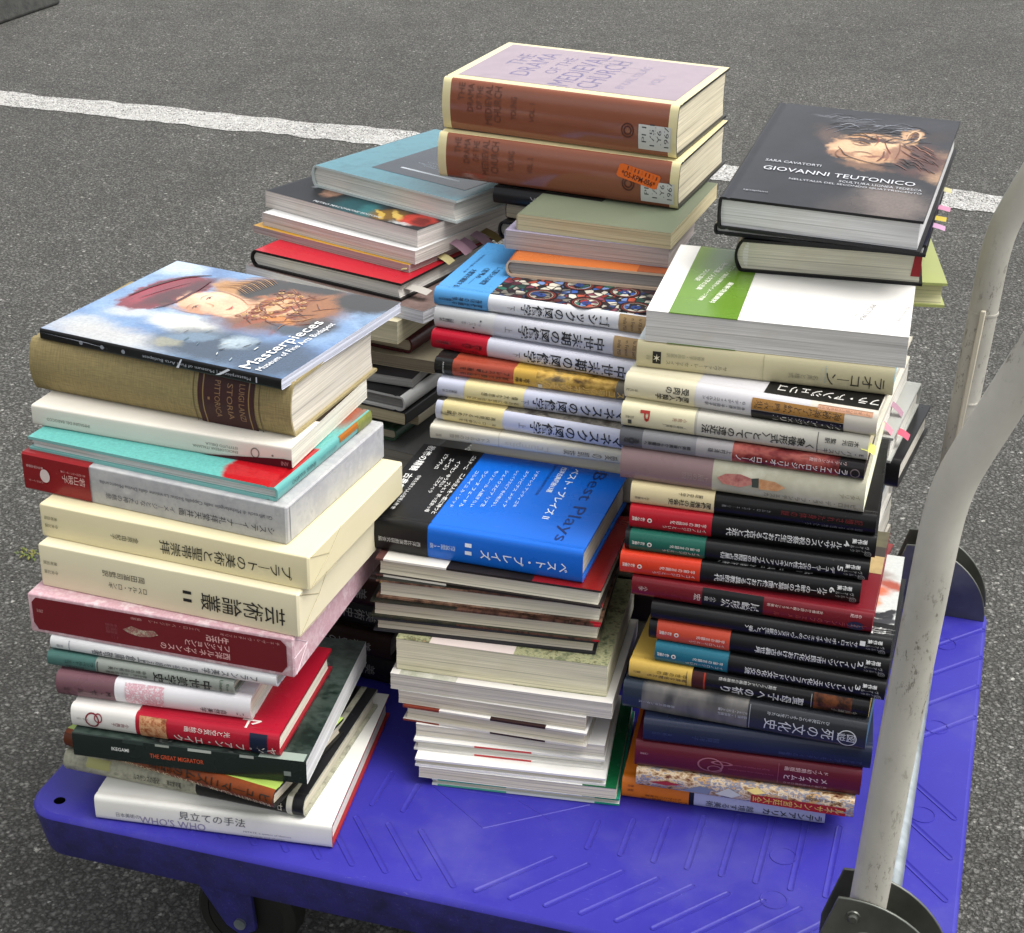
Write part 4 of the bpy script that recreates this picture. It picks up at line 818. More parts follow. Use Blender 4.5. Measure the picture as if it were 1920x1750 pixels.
# ---------------- front middle stack, from the deck up (fore-edges towards the viewer)
fc = dict(spine='B', board=.0021)
book('FC14', 'thin white book with green ends, on the deck below the front middle stack', PL['FC14'], .15, paper('#dfe0dc', .35, .2), pg='#d6cfba', backmat=paper('#d9dad6'), bands=[(0, .13, paper('#1f8f70', .3, .2)), (.60, .97, paper('#4fa387', .3, .2))], edge=paper('#cfd4cc'), topmat=white, **fc)
book('FC13', 'white paperback with a dark green band at the right of its cover', PL['FC13'], .15, paper('#dcdcd6', .35, .2), kind='soft', pg='#dad2bb', bands=[(0, .17, paper('#0f5a34', .28, .3))], edge=paper('#d9d9d0'), **fc)
book('FC12', 'thin white book with pencilled marks on its page edges', PL['FC12'], .145, white, kind='hard', pg='#d6cfba', **fc)
book('FC11', 'white hardcover with a short red line along its cover edge, lower of two alike', PL['FC11'], .15, white, pg='#dedbd2', edgebands=[(.38, .68, paper('#b83a3c'))], edge=paper('#d9d8d2'), topmat=white, **fc)
book('FC10', 'white paperback with a fainter red line, just above the one marked in stronger red', PL['FC10'], .15, paper('#d8d8d6', .35, .2), kind='soft', pg='#d0cabb', edge=paper('#d5d4d0'), topmat=white, **fc)
book('FC9', 'hardcover whose cover edge is brownish red at the left and black at the middle', PL['FC9'], .15, paper('#d2d0ca'), pg='#cfc7b4', bands=[(.80, 1.0, mottled('rust_print', ['#5a2318', '#8a3a26'], 40)), (.22, .52, paper('#2a1512'))], edge=paper('#c9c5bc'), topmat=white, **fc)
book('FC8', 'grey edged paperback under the white one with a floral cover', PL['FC8'], .15, paper('#c9c7c2'), kind='soft', pg='#c6beae', edge=paper('#c0bdb6'), **fc)
flor = mottled('green_floral_print', ['#3d4432', '#6f7558', '#a3a37e', '#4d523a', '#c9a57e'], 75, .35, (1, 1, 1), 5, .15)
book('FC7', 'thick white paperback with greyish page edges, second below the greenish floral one', PL['FC7'], .155, paper('#cfcdc9', .35, .2), kind='soft', pg='#c9c3b6', bands=[(.70, .96, mottled('floral_strip', ['#8a8f78', '#c9c8be'], 60))], topmat=paper('#d5d2cc'), edge=paper('#c6c4be'), **fc)
book('FC6', 'thick cream paged paperback with a mossy green and pink floral cover', PL['FC6'], .165, flor, kind='soft', pg='#e0dabb', bands=[(.0, .44, flor), (.44, .84, paper('#cfc2bc'))], edge=flor, topmat=flor, **fc)
dk = paper('#191b16', .28, .3)
def pict_edge(n): return mottled('painted_strip_' + n, ['#14120f', '#2a1d17', '#5d4034', '#1a1814', '#a88a70'], 45, .35, (1, .3, .3), 5, .15, (.3, .72))
book('FC5', 'hardcover with plain black boards, lowest of the dark ones under the blue book', PL['FC5'], .155, paper('#1b1b1e', .3, .3), pg='#c4bcaa', edge=paper('#26262a'), **fc)
book('FC4', 'dark green hardcover with a painted scene on its edge, above the plain black boards', PL['FC4'], .155, dk, pg='#cbc3ae', bands=[(.03, .62, pict_edge('a')), (0, .03, paper('#a3212a'))], edge=mottled('dark_edge_print', ['#1c1f16', '#33352a', '#5a4a3a'], 40), tabs=(), **fc)
book('FC3', 'dark hardcover with pinkish figures along its edge and a bright yellow marker', PL['FC3'], .155, dk, pg='#d2cdbb', bands=[(.05, .58, pict_edge('b')), (0, .05, paper('#b02430'))], edge=mottled('figure_edge_print', ['#1a1712', '#4d362a', '#8a6a56', '#241f18'], 60), tabs=[('F', .035, .95, .006, .008, '#d6c02a', .001)], **fc)
redr = picture('red_feather_print', '#7d1614', [(.02, .05, .05, .09, 20, '#b02a20', .5), (.06, .12, .03, .05, 0, '#3a0d0c', .5), (.01, .13, .03, .02, 0, '#c9564a', .5)], .01, 60, .25, .4)
book('FC2', 'hardcover with a red feather print on the right of its cover, beneath the blue book', PL['FC2'], .155, redr, pg='#ddd7c4', bands=[(.68, .965, paper('#dcd9d0')), (.965, 1, paper('#5a3a36')), (.30, .68, paper('#1c1614'))], edge=paper('#2a2422'), topmat=redr, **fc)
blue = paper('#0b62c8', .28, .35, .04)
bp = [T('Best Plays', .870, .53, .150, .0165, -90, '#0c2a66'), T('ベスト・プレイズ II', .765, .64, .112, .0085, -90, '#dfe8f2', True), T('西洋古典戯曲13選', .705, .80, .058, .0058, -90, '#dfe8f2', True), T('日本西洋比較演劇研究会編', .66, .78, .07, .0032, -90, '#0c2a66')]
names = [('ソポクレス アンティゴネ', .60), ('エウリピデス メディア', .555), ('シェイクスピア 冬の夜ばなし', .51), ('シェイクスピア リア王', .465), ('モリエール 人間ぎらい', .42), ('ラシーヌ フェードル', .375), ('コルネイユ ル・シッド', .335)]
for i, (s, x) in enumerate(names): bp.append(T(s, x, .63 - .02 * i, .082, .0036, -90, '#cfe0f4'))
book('FC1', 'thick bright blue dust jacketed book with a black paper band round its left third', PL['FC1'], .168, blue, pg='#ddd6c4', bulge=.002, edge=blue,
     decals=[V('ベスト・プレイズ', .935, .545, .42, .30, '#dfe6f0', True), A('II', .490, .70, .34, .030, '#dfe6f0', True), V('西洋古典戯曲', .43, .365, .46, .17, '#c9d8ec'), V('13選', .36, .315, .46, .17, '#c9d8ec')],
     cdecals=bp, obi=[(0, .302, black, [V('西洋比較演劇研究会編', .27, .075, .42, .15, '#c9c9c6'), V('論創社', .045, .01, .42, .11, '#c9c9c6'), T('教養の精髄  古典戯曲の世界', .05, .54, .150, .0085, -90, '#e9e9e6', True), T('作者を探す六人の登場人物 他', .10, .36, .075, .0042, -90, '#dededb'), T('ピランデッロ', .145, .80, .034, .0046, -90, '#dededb', True), T('ゴーゴリ', .185, .78, .026, .0046, -90, '#dededb', True), T('三文オペラ', .20, .5, .036, .0042, -90, '#dededb'), T('イプセン ゆうれい', .225, .66, .06, .0044, -90, '#dededb', True), T('ブレヒト 肝っ玉おっ母', .25, .36, .066, .0044, -90, '#dededb', True), T('二人の主人を一度に持つと', .285, .42, .09, .0046, -90, '#dededb', True), T('ゴルドーニ', .275, .84, .032, .0046, -90, '#dededb', True)])])

# ---------------- front right stack, from the deck up
book('FR1', 'orange and pale lavender book on the deck at the bottom of the front right stack', PL['FR1'], .13, paper('#b9bcd6', .3, .2), pg='#ddd6c4', bulge=.003,
     bands=[(.335, .36, paper('#1a1c2c'))], obi=[(0, .335, paper('#d9761c', .3, .2), [V('もうひとつの地層', .30, .12, .32, .13, '#5a2c08'), V('ナルシスと越境する', .33, .10, .16, .13, '#5a2c08'), V('岩波', .06, .03, .5, .14, '#5a2c08'), V('書店', .06, .03, .7, .1, '#5a2c08')])],
     decals=[V('ラテンアメリカ', .985, .70, .33, .34, '#23242c', True), V('越境する美術', .655, .42, .33, .34, '#3a3c46')])
frz = mottled('renaissance_crowd_print', ['#1a1720', '#5a1f22', '#9a7a55', '#d9c2a0', '#6d7890', '#c9a06a', '#2a2a33', '#e2d9c6'], 95, .25, (.55, 1, 1), 4, .3, (.3, .7))
book('FR2', 'book with a colourful crowd picture on its spine and yellow characters on a red panel', PL['FR2'], .148, frz, pg='#d9d4c8', bulge=.003, edge=paper('#c9c2b4'),
     decals=[PO([(.06, .42), (.14, .58), (.22, .5), (.14, .34)], paper('#a3303a')), PO([(.22, .22), (.30, .60), (.36, .5), (.33, .18)], paper('#7d879a')), PO([(.37, .3), (.43, .7), (.49, .45), (.45, .2)], paper('#c6c8c4')), PO([(.51, .75), (.56, .92), (.6, .72), (.55, .6)], paper('#d9c27a')),
             PO([(.535, .10), (.965, .08), (.965, .60), (.535, .58)], paper('#b3281c', .28, .3)), V('ルネサンス宮廷大全', .955, .545, .34, .36, '#e3b95a', True), V('ヨーロッパの', .74, .56, .76, .15, '#efe6d2'), V('宮廷人の物語', .95, .78, .78, .14, '#3a2a22')])
book('FR3', 'plain maroon book with a faint line drawing and small white title on its spine', PL['FR3'], .150, paper('#571523', .35, .2), pg='#dad6cc', bulge=.003, edge=paper('#5f1826'),
     decals=[V('メッケネムと', .855, .665, .46, .20, '#cdb3b4', True), V('ドイツ初期銅版画', .855, .665, .76, .14, '#c2a3a6'), V('街に暮らす版画師たちの', .855, .665, .2, .09, '#b08a90'), O(.34, .50, .012, .0075, paper('#8a5560'), .86), O(.36, .36, .007, .004, paper('#8a5560'), .8), O(.39, .62, .010, .002, paper('#8a5560'), .7), S('Israhel van Meckenem und der deutsche Kupferstich', .42, .62, .45, .09, '#7d3a48', 180), S('Bürger und Meister am Niederrhein', .42, .60, .62, .08, '#7d3a48', 180), V('八坂書房', .06, .025, .6, .08, '#a8838a'), Q(.638, .641, .12, .9, ink('#7d3a48'))])
book('FR4', 'dark navy book with very dim lettering, between the maroon and the smoky grey ones', PL['FR4'], .150, paper('#1d2439', .3, .3), pg='#d0ccc2', bulge=.003,
     decals=[V('アドルフ・モンティの秘蔵', .96, .60, .32, .14, '#3f486a'), V('鷲見洋子', .34, .22, .5, .22, '#35405f'), V('美術出版', .13, .04, .5, .12, '#35405f')])
sm = mottled('smoky_grey_print', ['#15181c', '#3f4248', '#6d6a66', '#2a2d32', '#4a4b4e'], 9, .25, (1, .4, .4), 4, .4)
book('FR5', 'wide dark grey book with a smoky picture and large pale title with a boxed character', PL['FR5'], .158, paper('#2a2c30', .25, .4), pg='#d9d5cc', bulge=.003, edge=paper('#2e4a66'),
     bands=[(.0, .08, paper('#26303d', .25, .4)), (.08, .52, sm)], decals=[V('死の文化史', .87, .59, .42, .40, '#c9cbce'), O(.925, .40, .0085, .0085, ink('#c9cbce'), .9), V('図説', .955, .885, .42, .3, '#c9cbce'), V('ひとは死をどのように生きたか', .85, .60, .80, .12, '#b5b8bc'), V('ミシェル・ヴォヴェル著', .52, .40, .66, .11, '#b5b8bc'), V('瓜生洋一・新評論訳', .52, .40, .5, .11, '#a5a8ac'), V('原書房スタンダール', .22, .07, .42, .1, '#a5a8ac'), Q(.528, .531, .12, .98, ink('#8a8c90'))])
ylw = paper('#c7a650', .3, .2)
book('FR6', 'black book with a dull yellow band and a narrow dark red stripe beside it', PL['FR6'], .146, paper('#121113', .25, .4), pg='#cfc3a0', bulge=.003, edge=paper('#b39a5a'),
     obi=[(0, .268, ylw, [V('中世の秋の', .25, .12, .66, .17, '#332a14'), V('敏虔な俗物たち', .25, .08, .42, .17, '#332a14'), V('国書刊行', .05, .02, .5, .12, '#332a14'), Q(.245, .248, .1, .95, ink('#5a4a22'))])],
     decals=[Q(.268, .33, .0, 1, paper('#3d1512')), Q(.318, .324, .0, 1, paper('#a33420')), V('聖母子への祈り', .735, .39, .38, .46, '#d0d0cf', True), V('初期フランドル絵画の祈祷者像', .62, .38, .86, .15, '#b9b9b6'), Q(.775, .93, .1, .98, mottled('dim_painting', ['#0d0b0c', '#2a1710', '#6a3a1c', '#141013'], 55)), V('今井澄子', .955, .85, .26, .18, '#a9a49a'), Q(.765, .768, .12, .9, ink('#8a8a8a'))])
def series(key, label, num, title, obi_hex, d=.152, sub='ヴァールブルク著作集', obi_to=.34, off=0, extra=(), **kw):
    ob = []
    if obi_hex:
        ob = [(off, obi_to, paper(obi_hex, .3, .25, .05), [V('イコノロジーという', obi_to - .02, off + .14, .30, .15, '#e3d9d2'), V('宇宙の言語化', obi_to - .02, off + .17, .56, .15, '#e3d9d2'), O(off + .085, .5, .0022, .0022, ink('#d9cfc8'), .5), V('ありな書房', off + .065, off + .012, .52, .2, '#e3d9d2', True)])]
    dec = [V(title, .865, .40 if len(title) > 18 else .45, .46, .38, '#dededc', True), V('著作集', .965, .905, .74, .2, '#dcdcda', True), V('ヴァール', .975, .90, .50, .13, '#b9b9b7'), V('ブルク', .965, .90, .32, .13, '#a5a5a3'), A(num, .885, .72, .46, .022, '#dededc', True), O(.965 if not obi_hex else .972, .2, .0030, .0030, ink('#8f8f90'), .75), O(.965 if not obi_hex else .972, .2, .0014, .0014, ink('#8f8f90'), .6)]
    return book(key, label, PL[key], d, black, pg='#d6d0c2', bulge=.003, obi=ob, decals=dec + list(extra), **kw)
series('FR7', 'black series volume numbered 3 with a steel blue band at its left', '3', 'フィレンツェ文化とフランドル文化の交流', '#1f6478', obi_to=.325)
series('FR8', 'black series volume numbered 2 with a light coral red band', '2', 'フィレンツェ市民文化における古典世界', '#c24a34', obi_to=.345, off=.035)
fl_cov = picture('pale_floral_print', '#b9bcb8', [(.195, .085, .012, .01, 20, '#c2694a', .5), (.208, .098, .016, .007, -30, '#9a4a38', .5), (.19, .065, .009, .012, 0, '#d08a68', .4), (.205, .045, .015, .004, 30, '#2a2a2d', .3), (.196, .041, .014, .004, -20, '#2a2a2d', .3), (.207, .036, .012, .004, 60, '#2a2a2d', .3), (.200, .030, .016, .005, 10, '#36363a', .3), (.185, .115, .02, .01, 0, '#8a7a72', .6)], .006, 90, .35, .2, .15)
series('FR9', 'black series volume numbered 1 without a band, its cover showing a pale floral print', '1', 'サンドロ・ボッティチェッリの〈ウェヌスの誕生〉と〈春〉', None, d=.158,
       cdecals=[TQ(.6, .999, .17, .995, fl_cov), TV('サンド', .93, .085, .018, .012, 0, '#c9c9c6'), TV('ティチ', .965, .085, .018, .01, 0, '#a9a9a6')])
dred = paper('#6d1620', .28, .3)
book('FR10', 'dark red book with a black patch on its spine and a beige striped cover', PL['FR10'], .160, dred, pg='#d6d0c4', bulge=.002, edge=dred,
     bands=[], decals=[Q(.30, .555, .0, 1, paper('#141214', .28, .3)), V('尾崎彰宏', .54, .38, .42, .42, '#dcdad6', True), V('小学館', .36, .31, .5, .24, '#c9c6c2'), V('女性像から読み解くオランダ美術', .80, .57, .70, .15, '#d9c4b8'), V('レンブラントのフェルメール', .98, .60, .30, .22, '#a3452f'), V('宏', .295, .265, .5, .34, '#c9b5b2', True), V('小学', .07, .03, .5, .24, '#c9b5b2'), O(.935, .30, .0075, .0045, paper('#2a2c46')), V('レンブラント', .955, .915, .3, .09, '#c9ccd6'), V('の世紀', .955, .91, .8, .16, '#d9b5b2', True)],
     cdecals=[TQ(.3, .998, .47, .68, mottled('beige_cover_band', ['#8f7a52', '#c2a878'], 20)), TQ(.3, .998, .68, .80, paper('#3a322c')), TQ(.3, .998, .80, .998, mottled('olive_cover_band', ['#4a4636', '#6d6850'], 24))])
series('FR11', 'black series volume numbered 6 with an orange red band', '6', 'ルターの時代の言葉と図像における異教的古代', '#c9381f', cdecals=[TV('ヴァールブルク著作集6', .62, .05, .10, .009, -90, '#d6d6d4', True) if False else T('ヴァールブルク著作集6', .60, .07, .085, .007, 180, '#d6d6d4', True)])
series('FR12', 'black series volume numbered 5 with a dark green band set in from its left end', '5', 'デューラーの古代性とスキファノイア宮の国際的占星術', '#1a5a4c', obi_to=.335, off=.02)
series('FR13', 'black series volume numbered 4 with a bright crimson band, highest of the series', '4', 'ルネサンスの祝祭的生における古代と近代', '#a81424', obi_to=.34)
book('FR14', 'black book with a cream band at its left, above the crimson banded series volume', PL['FR14'], .165, paper('#0f0e0f', .28, .3), pg='#d0c9ba', bulge=.003,
     obi=[(0, .348, paper('#d3c49a', .4, .1), [V('図像表現の社会史', .335, .16, .42, .36, '#2a261c', True), V('みすず書房', .08, .02, .4, .14, '#4a4432'), V('歴史学', .30, .2, .82, .14, '#4a4432')])],
     decals=[V('記憶された身体の謎', .95, .62, .58, .22, '#5f1419', True), V('カルロ・セヴェーリ著', .58, .38, .56, .11, '#77777a'), V('聖なる怪物たち', .95, .72, .2, .14, '#5f6066')])
pr_ = mottled('pale_green_stone_print', ['#a9a692', '#c5c2ae', '#b3b09a', '#d2cfbc'], 14, .3, (1, 1, 1), 5, .3)
book('FR15', 'thick book with a mauve left end and red and orange figures on its spine', PL['FR15'], .200, pr_, pg='#dcd8cc', bulge=.005, edge=paper('#cfd0b8'),
     bands=[(0, .385, paper('#8d7474', .3, .3))], decals=[PO([(.405, .55), (.44, .70), (.50, .74), (.545, .66), (.55, .48), (.50, .34), (.43, .38)], mottled('rose_figure', ['#a34c4c', '#c28378', '#8a3c44'], 60)), PO([(.545, .66), (.575, .70), (.575, .40), (.55, .40)], paper('#3f4640')), PO([(.575, .68), (.64, .66), (.685, .52), (.65, .38), (.58, .36)], mottled('orange_figure', ['#b5764a', '#d3a277', '#a3623c'], 60)), V('ピエロ・デッラ・フランチェスカ', .97, .60, .20, .17, '#7d7763'), V('イタリア', .985, .90, .52, .14, '#8d8670'), V('上辰の変貌', .37, .26, .46, .24, '#a58e8c')])
raf = mottled('dark_wine_painting', ['#16090c', '#3d1417', '#7a2c2c', '#a85a50', '#2a1012'], 32, .25, (.6, 1, 1), 4, .4)
book('FR16', 'book with a grey left half and a wine dark painting under its title', PL['FR16'], .185, raf, pg='#d6d0c4', bulge=.003, edge=paper('#2a2022'),
     bands=[(0, .096, paper('#55565a', .28, .3)), (.096, .32, paper('#7d7d80', .28, .3)), (.32, .47, paper('#9a9697', .28, .3)), (.90, 1, paper('#191416', .25, .4))],
     decals=[V('ラファエッロとジュリオ・ロマーノ', .935, .485, .40, .34, '#e3dada', True), V('ヴァティカンの部屋', .93, .78, .84, .16, '#c9a9a8'), V('上村清雄', .47, .37, .6, .2, '#2a2a2c'), V('師弟と東高から音響美へ', .30, .105, .5, .2, '#232326', True), V('ありな', .085, .02, .5, .3, '#26262a', True), O(.052, .5, .003, .003, ink('#2a2a2e'), .5), O(.965, .42, .0042, .0042, ink('#77696c'), .8)])
book('FR17', 'cream ended book with a red letter P and a yellow sticky note', PL['FR17'], .200, paper('#c3c0b4', .32, .2), pg='#d9d2c0', bulge=.004, edge=paper('#cdc4a8'),
     bands=[(0, .305, paper('#d6cfae', .35, .2)), (.305, .315, paper('#a9a698'))], decals=[V('〈象徴形式〉としての遠近法', .79, .335, .47, .42, '#26251f', True), V('E・パノフスキー', .985, .80, .25, .24, '#33322a'), V('木田元　監訳', .965, .83, .70, .22, '#33322a', True), A('P', .100, .86, .40, .040, '#a3281e', True), V('小熊充', .275, .215, .66, .14, '#8a5a48'), V('〈芸術の発見〉', .275, .175, .36, .12, '#4a4a3c'), V('哲学書房', .055, .02, .52, .12, '#6d6a58'), Q(.80, .803, .1, .95, ink('#4a493f')), S('一', .03, .045, .3, .2, '#4a4a3c')],
     tabs=[('R', .03, .6, .012, .014, '#cfd06a', .004)])
book('FR18', 'book with a cream left third and stacked ochre and black title panels', PL['FR18'], .195, paper('#c9c7c9', .32, .2), pg='#dcd6c6', bulge=.005, edge=paper('#cfcabc'),
     bands=[(.74, 1, paper('#cfc8ba', .35, .2))], obi=[(0, .288, paper('#d0c9ae', .35, .15), [V('受肉の', .265, .17, .68, .27, '#26251f', True), V('図像人類学', .265, .13, .36, .27, '#26251f', True), V('平凡社', .055, .01, .45, .12, '#5a5748')])],
     decals=[Q(.515, .875, .44, .88, paper('#9a7038', .3, .3)), Q(.515, .875, .0, .42, paper('#191613', .3, .3)), V('神秘神学と絵画表現', .865, .525, .66, .30, '#2d1c0a', True), V('フラ・アンジェリコ', .865, .60, .20, .28, '#dad6cc', True), V('G・ディディ=ユベルマン', .49, .32, .62, .17, '#3a3a40'), V('寺田光德・平岡洋子訳', .49, .33, .38, .15, '#3a3a40'), Q(.77, .98, .82, .99, paper('#c9987a', .3, .2)), S('Fra Angelico Dissemblance et figuration', .77, .97, .90, .12, '#6d5040', 180)],
     cdecals=[TQ(.55, .995, .05, .34, black), T('フラ・アンジェリコ', .79, .13, .088, .014, 180, '#dedcd6', True)])
lao = paper('#bdb592', .32, .3)
book('FR19', 'beige book with light blue edged boards and widely spaced dark title characters', PL['FR19'], .195, lao, pg='#dcd9d0', bulge=.003, edge=paper('#7fb0c0'), topmat=paper('#cfd6d6', .3, .3),
     decals=[V('ラオコーン', .965, .745, .44, .46, '#33322a'), V('名声と様式', .715, .60, .40, .2, '#8d8a74'), A('LAOCOON', .742, .85, .25, .006, '#7aa0b0'), A('Fama e stile', .727, .75, .3, .005, '#9ab0b4'), V('サルヴァトーレ・セッティス', .36, .12, .34, .17, '#6d6a58'), V('芳賀京子・日向太郎訳', .27, .12, .62, .15, '#8d8a74'), Q(.065, .098, .25, .70, paper('#23221e')), SR('✶', .0815, .475, .0058, .0075, 0, '#d6d0b8'), V('三元社', .058, .04, .46, .2, '#8a8870'), Q(.50, .502, .0, 1, ink('#a9a380'))])
grn = paper('#5f8426', .25, .45)
wt = paper('#eceae4', .35, .2)
book('FR20', 'large white paperback with a wide green paper band on its cover, pages towards the viewer', PL['FR20'], .190, wt, 'B', 'soft', pg='#cfcdc9', edge=paper('#d9d8d4'), tabs=(),
     cdecals=[T('PICTURA', .83, .26, .045, .005, 180 + 78, '#9a9a9c'), T('ピクトゥラ研究', .80, .27, .04, .004, 258, '#b5b5b5'), T('絵画の神話学', .96, .24, .06, .004, 258, '#b9b9b9'), T('E・ヴィント', .92, .22, .03, .004, 258, '#a9a9a9')],
     obi=[(.645, .912, grn, [T('最新発掘資料', .255, .33, .06, .0052, -100, '#e6ead6', True), T('アナニーノ論及び晩年のイメージ展開', .225, .48, .11, .0046, -100, '#dfe6cc', True), T('現代思想／人文学の古典', .190, .55, .082, .0056, -100, '#e6ead6', True), T('ついに完訳', .150, .55, .035, .0056, -100, '#e6ead6', True)])])
book('FR21', 'thick black hardcover with a white toothed headband beside its pale page block', PL['FR21'], .135, paper('#101011', .28, .3), 'L', pg='#d0cdb9', bulge=.005, edge=paper('#0e0e0f'), concave=.0, groove=False,
     tabs=())
def headband(root, t):
    o = MB(); n = 9
    for k in range(n):
        z = .0045 + (t - .009) * k / (n - 1); vs, fs = box_vf(.0075 + .003 * (2 * k / (n - 1) - 1) ** 2, .0125, -.0002, .004, z - .0011, z + .0011); o.add([(x, y + .0032, zz) for x, y, zz in vs], fs, paper('#d9d8d0', .6))
    o.build('headband', root)
headband(BOOKS['FR21'], PL['FR21'][5])
o = MB(); x_, y_, a_, w_, z_, t_ = PL['FR21']; o.add([(w_ - .0115, .0026, .008), (w_ - .0028, .0026, .008), (w_ - .0028, .0026, t_ - .003), (w_ - .0095, .0026, t_ - .003)], [(0, 1, 2, 3)], paper('#8d1f24')); o.build('red_jacket_flap', BOOKS['FR21'])
W, D = PL['FR22'][3], .253
gio = picture('dark_sculpture_cover', [7, '#141519', '#1d1f25', '#191a1f', '#24252c'],
    [bl(.82, .12, .17, .15, 20, '#6d625c', .5, .9), bl(.62, .04, .12, .1, 0, '#413a38', .6, .7), bl(.98, .50, .10, .15, 10, '#a58568', .35, .9), bl(.86, .55, .16, .15, 20, '#4d302a', .4, 1), bl(.78, .50, .12, .06, 0, '#1c1517', .4), bl(.62, .44, .12, .035, -12, '#7a5a44', .5, .8), bl(.52, .78, .26, .10, 8, '#1a171a', .3, 1), bl(.40, .68, .07, .12, 30, '#54423a', .5, .8),
     bl(.60, .62, .205, .150, 4, '#b08a68', .10, 1), bl(.51, .60, .10, .09, -10, '#c9a582', .3, .9), bl(.67, .66, .09, .05, 10, '#d0b08a', .4, .9), bl(.48, .53, .07, .03, -14, '#8a6248', .4, .9), bl(.585, .70, .17, .018, 4, '#32201d', .35, .95), bl(.545, .655, .045, .012, -4, '#6d4a38', .4, .9), bl(.545, .655, .018, .009, 0, '#2a1b18', .4), bl(.64, .545, .06, .012, 5, '#7a4a38', .4, .9), bl(.70, .56, .012, .05, 0, '#6d4636', .4, .8), bl(.76, .60, .05, .09, 0, '#7a5442', .4, .8),
     bl(.79, .775, .062, .075, 0, '#b5906c', .15, 1), bl(.80, .775, .030, .045, 0, '#4a2f26', .3, 1), bl(.785, .77, .012, .02, 0, '#a07a58', .3, .8), bl(.75, .90, .22, .05, 10, '#26262c', .4, .9), bl(.45, .88, .1, .02, 15, '#4a4c52', .5, .7), bl(.60, .86, .05, .008, 25, '#7d8088', .5, .7), bl(.30, .90, .09, .01, 10, '#5a5c62', .5, .6), bl(.92, .80, .06, .07, -20, '#2d2422', .5, .8)],
    .012, 60, .22, .25)
rp = random.Random(8); gst = []
def gm(hx): return paper(hx, .2, .5, .12, 'print_ink')
for k in range(46):   # carved hair above and behind the face
    f = k / 45; x0 = .36 + .46 * f + rp.uniform(-.03, .03); y0 = .80 + rp.uniform(-.05, .13) - .05 * f
    gst.append(TS([(x0 - .05, y0 - .02 + rp.uniform(-.02, .02)), (x0, y0 + .015), (x0 + .06, y0 + rp.uniform(-.02, .03))], rp.uniform(.0006, .0018), gm(rp.choice(('#3c3f47', '#5a5d66', '#16171b', '#24262d', '#77797f', '#2c2a2c')))))
for k in range(34):   # beard
    x0 = .77 + rp.uniform(0, .17); y0 = .50 + rp.uniform(-.04, .18)
    gst.append(TS([(x0 - .035, y0 + .02), (x0, y0 + rp.uniform(-.02, .02)), (x0 + .04, y0 - .03)], rp.uniform(.0007, .0018), gm(rp.choice(('#4a2c26', '#6d443a', '#2a1a18', '#5a3a30', '#8a5f4c')))))
gst += [TS([(.49, .665), (.545, .68), (.60, .655)], .0024, gm('#3d2820')), TS([(.50, .645), (.55, .632), (.595, .648)], .0012, gm('#5a3c2c')), TS([(.47, .72), (.54, .735), (.62, .71)], .0028, gm('#463024')), TS([(.46, .58), (.445, .53), (.475, .495), (.54, .50)], .0018, gm('#6d4a36')), TS([(.52, .555), (.58, .57), (.63, .555)], .0016, gm('#7a5440')),
    TS([(.665, .49), (.685, .54), (.68, .60)], .0022, gm('#5f3226')), TS([(.70, .50), (.712, .545), (.705, .59)], .0016, gm('#8a5a46')), TS([(.44, .60), (.47, .56), (.50, .52), (.58, .485), (.68, .465), (.76, .47)], .0014, gm('#4a3024')), TS([(.50, .755), (.60, .775), (.70, .745)], .0016, gm('#35211b')), TS([(.66, .70), (.69, .63), (.72, .58)], .0010, gm('#7a2f24')), TS([(.60, .76), (.63, .70), (.62, .64)], .0008, gm('#7a2f24')), TS([(.74, .70), (.755, .62), (.75, .53)], .0012, gm('#70412f')),
    TS([(.765, .735), (.77, .80), (.795, .835), (.825, .81), (.825, .75), (.80, .715)], .0022, gm('#c9a583')), TS([(.785, .745), (.79, .79), (.81, .79)], .0012, gm('#5a3a2c'))]
book('FR22', 'black hardcover with a carved wooden head and silvery title on its cover', PL['FR22'], D, black, 'L', pg='#d6d6d6', bulge=.001, topmat=gio, tilt=(6.6, -.4), edge=paper('#17171a'), groove=True,
     cdecals=gst + [T('GIOVANNI TEUTONICO', .515, .312, .142, .0092, 0, '#c9cbd0'), T('SARA CAVATORTI', .265, .385, .053, .0052, 0, '#b9bbc0'), T('SCULTURA LIGNEA TEDESCA', .735, .262, .076, .0046, 0, '#b3b5ba'), T("NELL'ITALIA DEL SECONDO QUATTROCENTO", .615, .232, .122, .0046, 0, '#b3b5ba'), T('aguaplano', .16, .085, .023, .004, 0, '#9a9ca2')])

